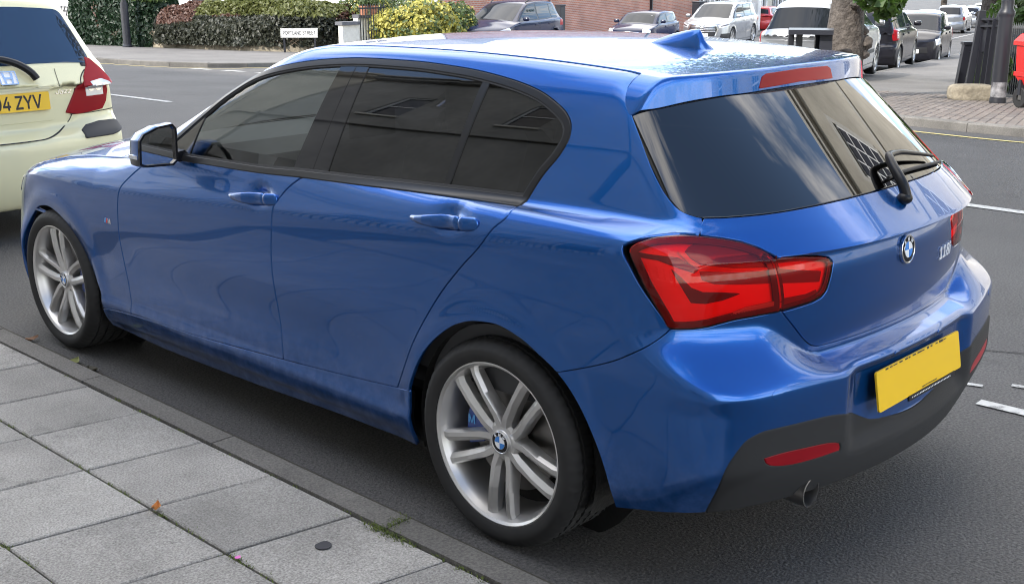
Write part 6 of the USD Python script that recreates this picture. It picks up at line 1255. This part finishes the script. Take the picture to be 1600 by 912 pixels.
# cream small hatchback in front of the blue car
J = spec(3.85, 1.675, 1.525, 2.45, .78, .98, .98, .78, 2.35, 1.42, (-.475, 1.05), (-.22, 1.44), wr=.29, lean=.17, tail=-.52, q=.16, k=dict(hatch=.10, side=.16, top=.03, waist=.03), gy_rear=-.015, roof_rear=-.05, hq=(.13, .06), deck=.045)
J['rear_glass'] = 'glass_blue'; J['hatch_w'] = .66
def jazz():
    c, F = other_car('cream_hatchback', 'pale cream small hatchback parked directly in front of the blue one', J, 'cream_paint', (-.055, 5.50, 0), 0.0, res=.032, chart_h=.03,
        lamps=None, plate_r=None, handles=True, heads=('lamp_lens_clear', [(-.85, .66), (-.5, .62), (-.5, .74), (-.8, .86)]))
    cy = Cyl(.3)
    def tl(name, m, pts, off, h=.02): return lay(name, m, c, F, cy, clean(Polygon(pts)), both=True, off=off, h=h, skirt=.02, bevel=.005)
    # pts: (0.9*angle, z)
    L0 = tl('tail_lamp', 'red_plastic', [(-.425, .757), (-.50, .742), (-.60, .748), (-.675, .756), (-.705, .80), (-.725, .87), (-.72, .94), (-.70, 1.01), (-.675, 1.075), (-.655, 1.085), (-.62, 1.03), (-.56, .975), (-.50, .88)], .012)
    for k_, sdd in enumerate((False, True)):
        v, t, n = panel(F, cy, Polygon([(-.57, .845), (-.688, .845), (-.692, .925), (-.65, .950), (-.57, .938)]), off=.0135, h=.012, skirt=.004, mirror=sdd); r_ = put('reversing_lens', (v, t), 'lamp_lens_clear', L0[k_], normals=n)
        for cx in (-.607, -.656):
            v, t, n = panel(F, cy, Point(cx, .897).buffer(.024, 12), off=.0155, h=.008, skirt=.003, mirror=sdd); put('reflector_bowl', (v, t), 'chrome', L0[k_], normals=n)
    for pts in (curve([(-.60, 1.01), (-.515, .93), (-.487, .79), (-.43, .692), (-.326, .641), (-.185, .614), (0, .612)]),):
        for sg_ in (1, -1): lay('tailgate_seam', 'seam_dark', c, F, cy, LineString(pts*[sg_, 1]).buffer(.0032), off=.002, h=.02, skirt=0)
    lay('tailgate_seam', 'seam_dark', c, F, cy, LineString([(-.405, 1.03), (-.366, .917)]).buffer(.002), both=True, off=.002, h=.02, skirt=0)
    lay('tailgate_ridge', 'cream_paint', c, F, cy, clean(Polygon([(-.36, .935), (.36, .935), (.366, .912), (-.366, .912)])), off=.004, h=.02, skirt=.008, bevel=.003)
    lay('bumper_rubber', 'bumper_grey', c, F, cy, clean(Polygon([(-.465, .607), (-.62, .607), (-.70, .63), (-.715, .672), (-.61, .675), (-.52, .663), (-.475, .64)]).buffer(.008)), both=True, off=.014, h=.02, skirt=.02, bevel=.008)
    lay('bumper_seam', 'seam_dark', c, F, cy, LineString([(-.455, .742), (-.60, .738), (-.80, .745), (-1.1, .74)]).buffer(.003), both=True, off=.002, h=.02, skirt=0)
    lay('tow_cover', 'bumper_grey', c, F, cy, Point(-.305, .557).buffer(.02, 12), both=False, off=.004, h=.012, skirt=.006)
    # quarter light beside the rear glass
    lay('rear_quarter_glass', 'glass_dark', c, F, cy, clean(Polygon([(-.595, 1.035), (-.645, 1.03), (-.69, 1.14), (-.715, 1.25), (-.70, 1.345), (-.665, 1.30), (-.635, 1.15)])), both=True, off=.004, h=.02, skirt=.004)
    # plate recess, plate, badge, script, wiper
    p = REAR.at(F, np.array([(0, .84)]))[0]; plate(c, (.028, p[1]-.010, .845), 0, .52, .111, '04 ZYV', 'plate_yellow', tilt=.06, txt_w=.30, txt_c=.060)
    p = REAR.at(F, np.array([(.045, .985)]))[0]; fr = surf_frame(F, p, (1, 0, 0))
    lay('badge_recess', 'cream_paint', c, F, REAR, sbox(-.30, .74, .30, .905).buffer(.02), off=.004, h=.03, skirt=.005, bevel=.004)
    rim = sbox(-.045, -.036, .045, .036).buffer(.010).difference(sbox(-.045, -.036, .045, .036).buffer(.003)); hsh = unary_union([Polygon([(-.034, .036), (-.020, .036), (-.014, -.036), (-.026, -.036)]), Polygon([(.034, .036), (.020, .036), (.014, -.036), (.026, -.036)]), sbox(-.022, -.008, .022, .006)])
    bdg = None
    for nm, q, w in (('badge', rim, .010), ('badge_letter', hsh, .008)):
        e = trimesh.creation.extrude_polygon(clean(q), w); e.vertices = fr(e.vertices+[0, 0, .016]); bdg = put(nm, e, 'chrome', bdg or c, smooth=20) if nm == 'badge' else put(nm, e, 'chrome', bdg)
    e = trimesh.creation.extrude_polygon(sbox(-.045, -.036, .045, .036).buffer(.004), .003); e.vertices = fr(e.vertices+[0, 0, .0155]); put('badge_plate', e, 'white_print', bdg)
    p = REAR.at(F, np.array([(.40, .885)]))[0]; fr = surf_frame(F, p, (1, 0, 0)); t = meshkit.text_mesh('Jazz', .030, .004, False); V = t.vertices; V[:, 0] = (V[:, 0]-V[:, 0].mean())*1.25+V[:, 1]*.35; t.vertices = fr(V+[0, -.01, .005]); put('script', t, 'chrome', c)
    def on(x, z, o): q = REAR.at(F, np.array([(x, z)]))[0]; return q+grad(F, q[None])[0]*o
    w = tube(curve([on(-.40, 1.08, .035), on(0, 1.09, .038), on(.10, 1.06, .040), on(.19, 1.00, .042), on(.215, .965, .030)], .02), np.interp(np.linspace(0, 1, len(curve([on(-.40, 1.08, .035), on(0, 1.09, .038), on(.10, 1.06, .040), on(.19, 1.00, .042), on(.215, .965, .030)], .02))), [0, .5, .7, 1], [.010, .018, .022, .024]), 10); put('rear_wiper', w, 'black_trim', c, smooth=50)
    return c, F
jz, FJ = jazz()
# black estate with roof rails, by the brick wall
X_ = spec(4.60, 1.86, 1.66, 2.78, .86, 1.04, 1.10, .90, 2.62, 1.62, (-.80, 1.12), (-.45, 1.56), wr=.36, lean=.19)
xp = place(792, 37.5)
dx = X_['dlo'] if 'dlo' in X_ else None
c, F = other_car('black_estate', 'black estate car with roof rails parked nose towards the camera by the brick wall', X_, 'navy_paint', (xp[0]+1.6*SD[0], xp[1]+1.6*SD[1], xp[2]), RZB, heads=('lamp_lens_clear', [(-.95, .76), (-.55, .72), (-.52, .82), (-.88, .92)]), plate_f=(None, .48), lamps=(('red_plastic', [(-.95, .85), (-.6, .85), (-.6, 1.0), (-.9, 1.03)]),),
    extras=[('kidney_grille', 'gloss_black', 'front', [(-.04, .62), (-.26, .64), (-.28, .80), (-.05, .82)], True, .01), ('lower_grille', 'mouth_black', 'front', [(-.5, .34), (.5, .34), (.45, .50), (-.45, .50)], False, .004)])
for sd in (-1, 1): put('roof_rail', tube(curve([(sd*.60, 1.5, 1.60), (sd*.62, 1.3, 1.665), (sd*.62, .3, 1.69), (sd*.60, -.3, 1.60)], .1), .018, 6), 'black_trim', c, smooth=40)
put('tax_disc', tbox(.09, .01, .09, (-.45, 2.12, 1.28)), 'plate_white', c)
# dark small car with round headlights
N_ = spec(3.70, 1.68, 1.41, 2.47, .70, .95, .98, .84, 2.16, 1.52, (-.46, 1.02), (-.30, 1.33), wr=.30, lean=.13, q=.16, qf=.18)
np_ = place(1008, 45.0)
c, F = other_car('dark_small_car', 'dark blue small car with round headlights beside the swept white wall', N_, 'navy_paint', (np_[0]+1.2*SD[0], np_[1]+1.2*SD[1], np_[2]), RZB, plate_f=(None, .42), lamps=(('red_plastic', [(-.8, .70), (-.64, .70), (-.64, .95), (-.76, .95)]),),
    extras=[('headlight', 'lamp_lens_clear', 'front', Point(-.60, .74).buffer(.115, 16), True, .012), ('headlight_ring', 'chrome', 'front', Point(-.60, .74).buffer(.125, 16).difference(Point(-.60, .74).buffer(.100, 16)), True, .016), ('grille', 'mouth_black', 'front', [(-.34, .56), (.34, .56), (.38, .70), (-.38, .70)], False, .006), ('grille_bar', 'chrome', 'front', [(-.40, .70), (.40, .70), (.38, .725), (-.38, .725)], False, .01)])
put('tax_disc', tbox(.09, .01, .09, (-.42, 1.72, 1.2)), 'plate_white', c)
# silver sport utility car
Q_ = spec(5.05, 1.97, 1.74, 2.99, .98, 1.10, 1.14, .98, 2.92, 1.88, (-.90, 1.18), (-.62, 1.62), wr=.385, lean=.17)
qp = place(1108, 49.0); kd = dict(s=Q_)
c, F = other_car('silver_suv', 'large silver sport utility car with a wide barred grille facing the camera', Q_, 'silver_paint', (qp[0]+3.0*SD[0], qp[1]+3.0*SD[1], qp[2]), RZB, heads=('lamp_lens_clear', [(-1.0, .88), (-.55, .78), (-.52, .90), (-.92, .98)]), plate_f=('KG66 YCW', .52), lamps=(('red_plastic', [(-.98, .95), (-.6, .95), (-.6, 1.08), (-.9, 1.10)]),),
    extras=[('grille_frame', 'chrome', 'front', clean(Polygon([(-.44, .46), (.44, .46), (.52, .72), (.46, .92), (-.46, .92), (-.52, .72)])), False, .006), ('grille', 'mouth_black', 'front', [(-.40, .48), (.40, .48), (.475, .72), (.42, .90), (-.42, .90), (-.475, .72)], False, .012), ('air_intake', 'mouth_black', 'front', [(-.95, .40), (-.56, .36), (-.60, .56), (-.95, .58)], True, .006), ('head_lamp_strip', 'lamp_smoke', 'front', [(-.92, .90), (-.62, .83), (-.60, .87), (-.88, .94)], True, .011)]+
    [('grille_bar', 'chrome', 'front', [(-.42, z), (.42, z), (.42, z+.022), (-.42, z+.022)], False, .018) for z in (.64, .70, .76, .82, .87)])
ctr = FRONT.at(F, np.array([(0, .84)]))[0]
for k in range(4):
    tr_ = trimesh.creation.torus(.047, .009, 20, 6); V = tr_.vertices; tr_.vertices = np.column_stack([V[:, 0]+(k-1.5)*.072, np.full(len(V), ctr[1]+.03)+V[:, 2], V[:, 1]+.845]); put('badge_ring', tr_, 'chrome', c, smooth=60)
# silver people carrier, seen from behind
C_ = spec(4.28, 1.75, 1.64, 2.76, .82, 1.00, 1.06, .80, 2.72, 1.55, (-.63, 1.08), (-.34, 1.52), wr=.31, lean=.21, tail=-.66, q=.20, k=dict(hatch=.14, side=.24, roof=.18, waist=.10), roof_rear=-.07); C_['hatch_w'] = .68
cp_ = place(1250, 23.6); ch_ = np.array(cp_[:2])+.62*SD
c, F = other_car('silver_people_carrier', 'silver people carrier seen from behind, half hidden by the street tree', C_, 'silver_paint', (ch_[0], ch_[1], float(zt(*ch_))), RZF, heads=('lamp_lens_clear', [(-.9, .70), (-.6, .66), (-.55, .80), (-.85, .88)]), plate_r=('GX08 KVE', .56),
    lamps=(('red_plastic', [(-.88, .62), (-.73, .62), (-.73, .90), (-.755, 1.06), (-.84, 1.03), (-.88, .85)]),), extras=[('bumper_strip', 'bumper_grey', 'rear', sbox(-.45, .62, .45, .675).buffer(.012), False, .02), ('tailgate_ridge', 'silver_paint', 'rear', sbox(-.60, .86, .60, .88), False, .012), ('lamp_white', 'lamp_lens_clear', 'rear', sbox(-.86, .72, -.76, .88), True, .012), ('side_rub', 'bumper_grey', 'side', sbox(.6, .50, 2.3, .57), True, .015)], mirror_m='silver_paint')
p = REAR.at(F, np.array([(-.46, .745)]))[0]; t = meshkit.text_mesh('XSARA', .035, .004, True); t.apply_translation([-t.bounds[:, 0].mean(), 0, .002]); t.vertices = surf_frame(F, p, (1, 0, 0))(t.vertices); put('script', t, 'bumper_grey', c)
put('aerial', tube([(0, -.05, 1.61), (0, -.25, 1.95)], [.006, .003], 5), 'black_trim', c)
# black hatchback beyond the tree, seen from behind
S_ = spec(3.85, 1.69, 1.51, 2.43, .80, 1.00, 1.00, .80, 2.3, 1.42, (-.52, 1.08), (-.36, 1.40), wr=.315, lean=.15, tail=-.54, q=.14)
sp2 = np.array([25.15, 11.45])+.78*SN; c, F = other_car('black_hatchback', 'black hatchback with upright red and white tail lamps beyond the street tree', S_, 'black_paint', (*sp2, float(zt(*sp2))), RZF, lamps=(('red_plastic', [(-.86, .80), (-.68, .78), (-.66, .90), (-.70, 1.04), (-.80, 1.10), (-.82, .95)]), ('lamp_lens_clear', [(-.84, .84), (-.77, .83), (-.77, .97), (-.80, 1.0)])), plate_r=(None, .62), heads=('lamp_lens_clear', [(-.9, .7), (-.6, .66), (-.58, .78), (-.85, .9)]), spokes=7)
# dark compact car facing the camera
P_ = spec(3.54, 1.60, 1.54, 2.30, .66, 1.00, 1.02, .84, 2.16, 1.50, (-.50, 1.06), (-.40, 1.44), wr=.285, lean=.13, q=.10, qf=.16)
fp_ = np.array([33.95, 14.0])+.76*SN; c, F = other_car('black_compact_car', 'black tall compact car facing the camera behind the black hatchback', P_, 'black_paint', (*fp_, float(zt(*fp_))), RZB, heads=('lamp_lens_clear', [(-.90, .66), (-.60, .62), (-.58, .80), (-.84, .82)]), plate_f=(None, .45), extras=[('grille', 'mouth_black', 'front', [(-.4, .40), (.4, .40), (.38, .56), (-.38, .56)], False, .006)], lamps=(('red_plastic', [(-.84, .7), (-.7, .7), (-.7, 1.0), (-.8, 1.0)]),))
put('tax_disc', tbox(.10, .01, .08, (.45, 1.98, 1.12)), 'm_light_blue', c)
# row far up the street
def far(name, label, u, t, sp3, m, head, **kw):
    p = place(u, t); return other_car(name, label, sp3, m, p, head, res=.07, chart_h=.09, group=None, handles=False, lamps=(('red_plastic', [(-.86, .8), (-.68, .8), (-.68, .98), (-.82, .98)]),), heads=('lamp_lens_clear', [(-.9, .68), (-.6, .64), (-.58, .78), (-.85, .84)]), **kw)
far('grey_pickup', 'grey utility vehicle with a spare wheel far up the side street', 1482, 78, X_, 'grey_paint', RZF); far('white_car', 'pale silver saloon far up the side street beside the grey utility vehicle', 1512, 92, S_, 'silver_paint', RZF)
far('silver_car', 'silver car roof showing between the black compact and the grey utility vehicle', 1447, 66, S_, 'silver_paint', RZB); far('white_car', 'white car on the left side of the far street, behind the black hatchback', 1412, 74, N_, 'white_paint', RZB); far('red_car', 'red car between the silver sport utility car and the people carrier', 1187, 74, S_, 'red_paint', RZF); far('dark_car', 'dark car behind the tree trunk across the side street', 1385, 60, S_, 'navy_paint', RZB)
far('white_car', 'white car at the end of the right hand row of the side street', 1530, 112, S_, 'white_paint', RZF)

# alike things share a group
GROUPS = {'terraced_house': 'terraced houses along the streets', 'street_tree': 'street trees at the kerb', 'garden_tree': 'trees at the end of the side street', 'front_wall': 'low front garden walls', 'fallen_leaf': 'leaves fallen on the footway and road', 'plant_pot': 'terracotta pots on the garden wall', 'iron_railing': 'black iron railings', 'green_shrub': 'garden shrubs along the footways', 'white_car': 'pale cars far up the side street'}
for pr in stage.GetPrimAtPath('/World').GetChildren():
    b = pr.GetName(); b = b[:-4] if b[-4:-3] == '_' and b[-3:].isdigit() else b
    if b in GROUPS: pr.SetCustomDataByKey('group', GROUPS[b])
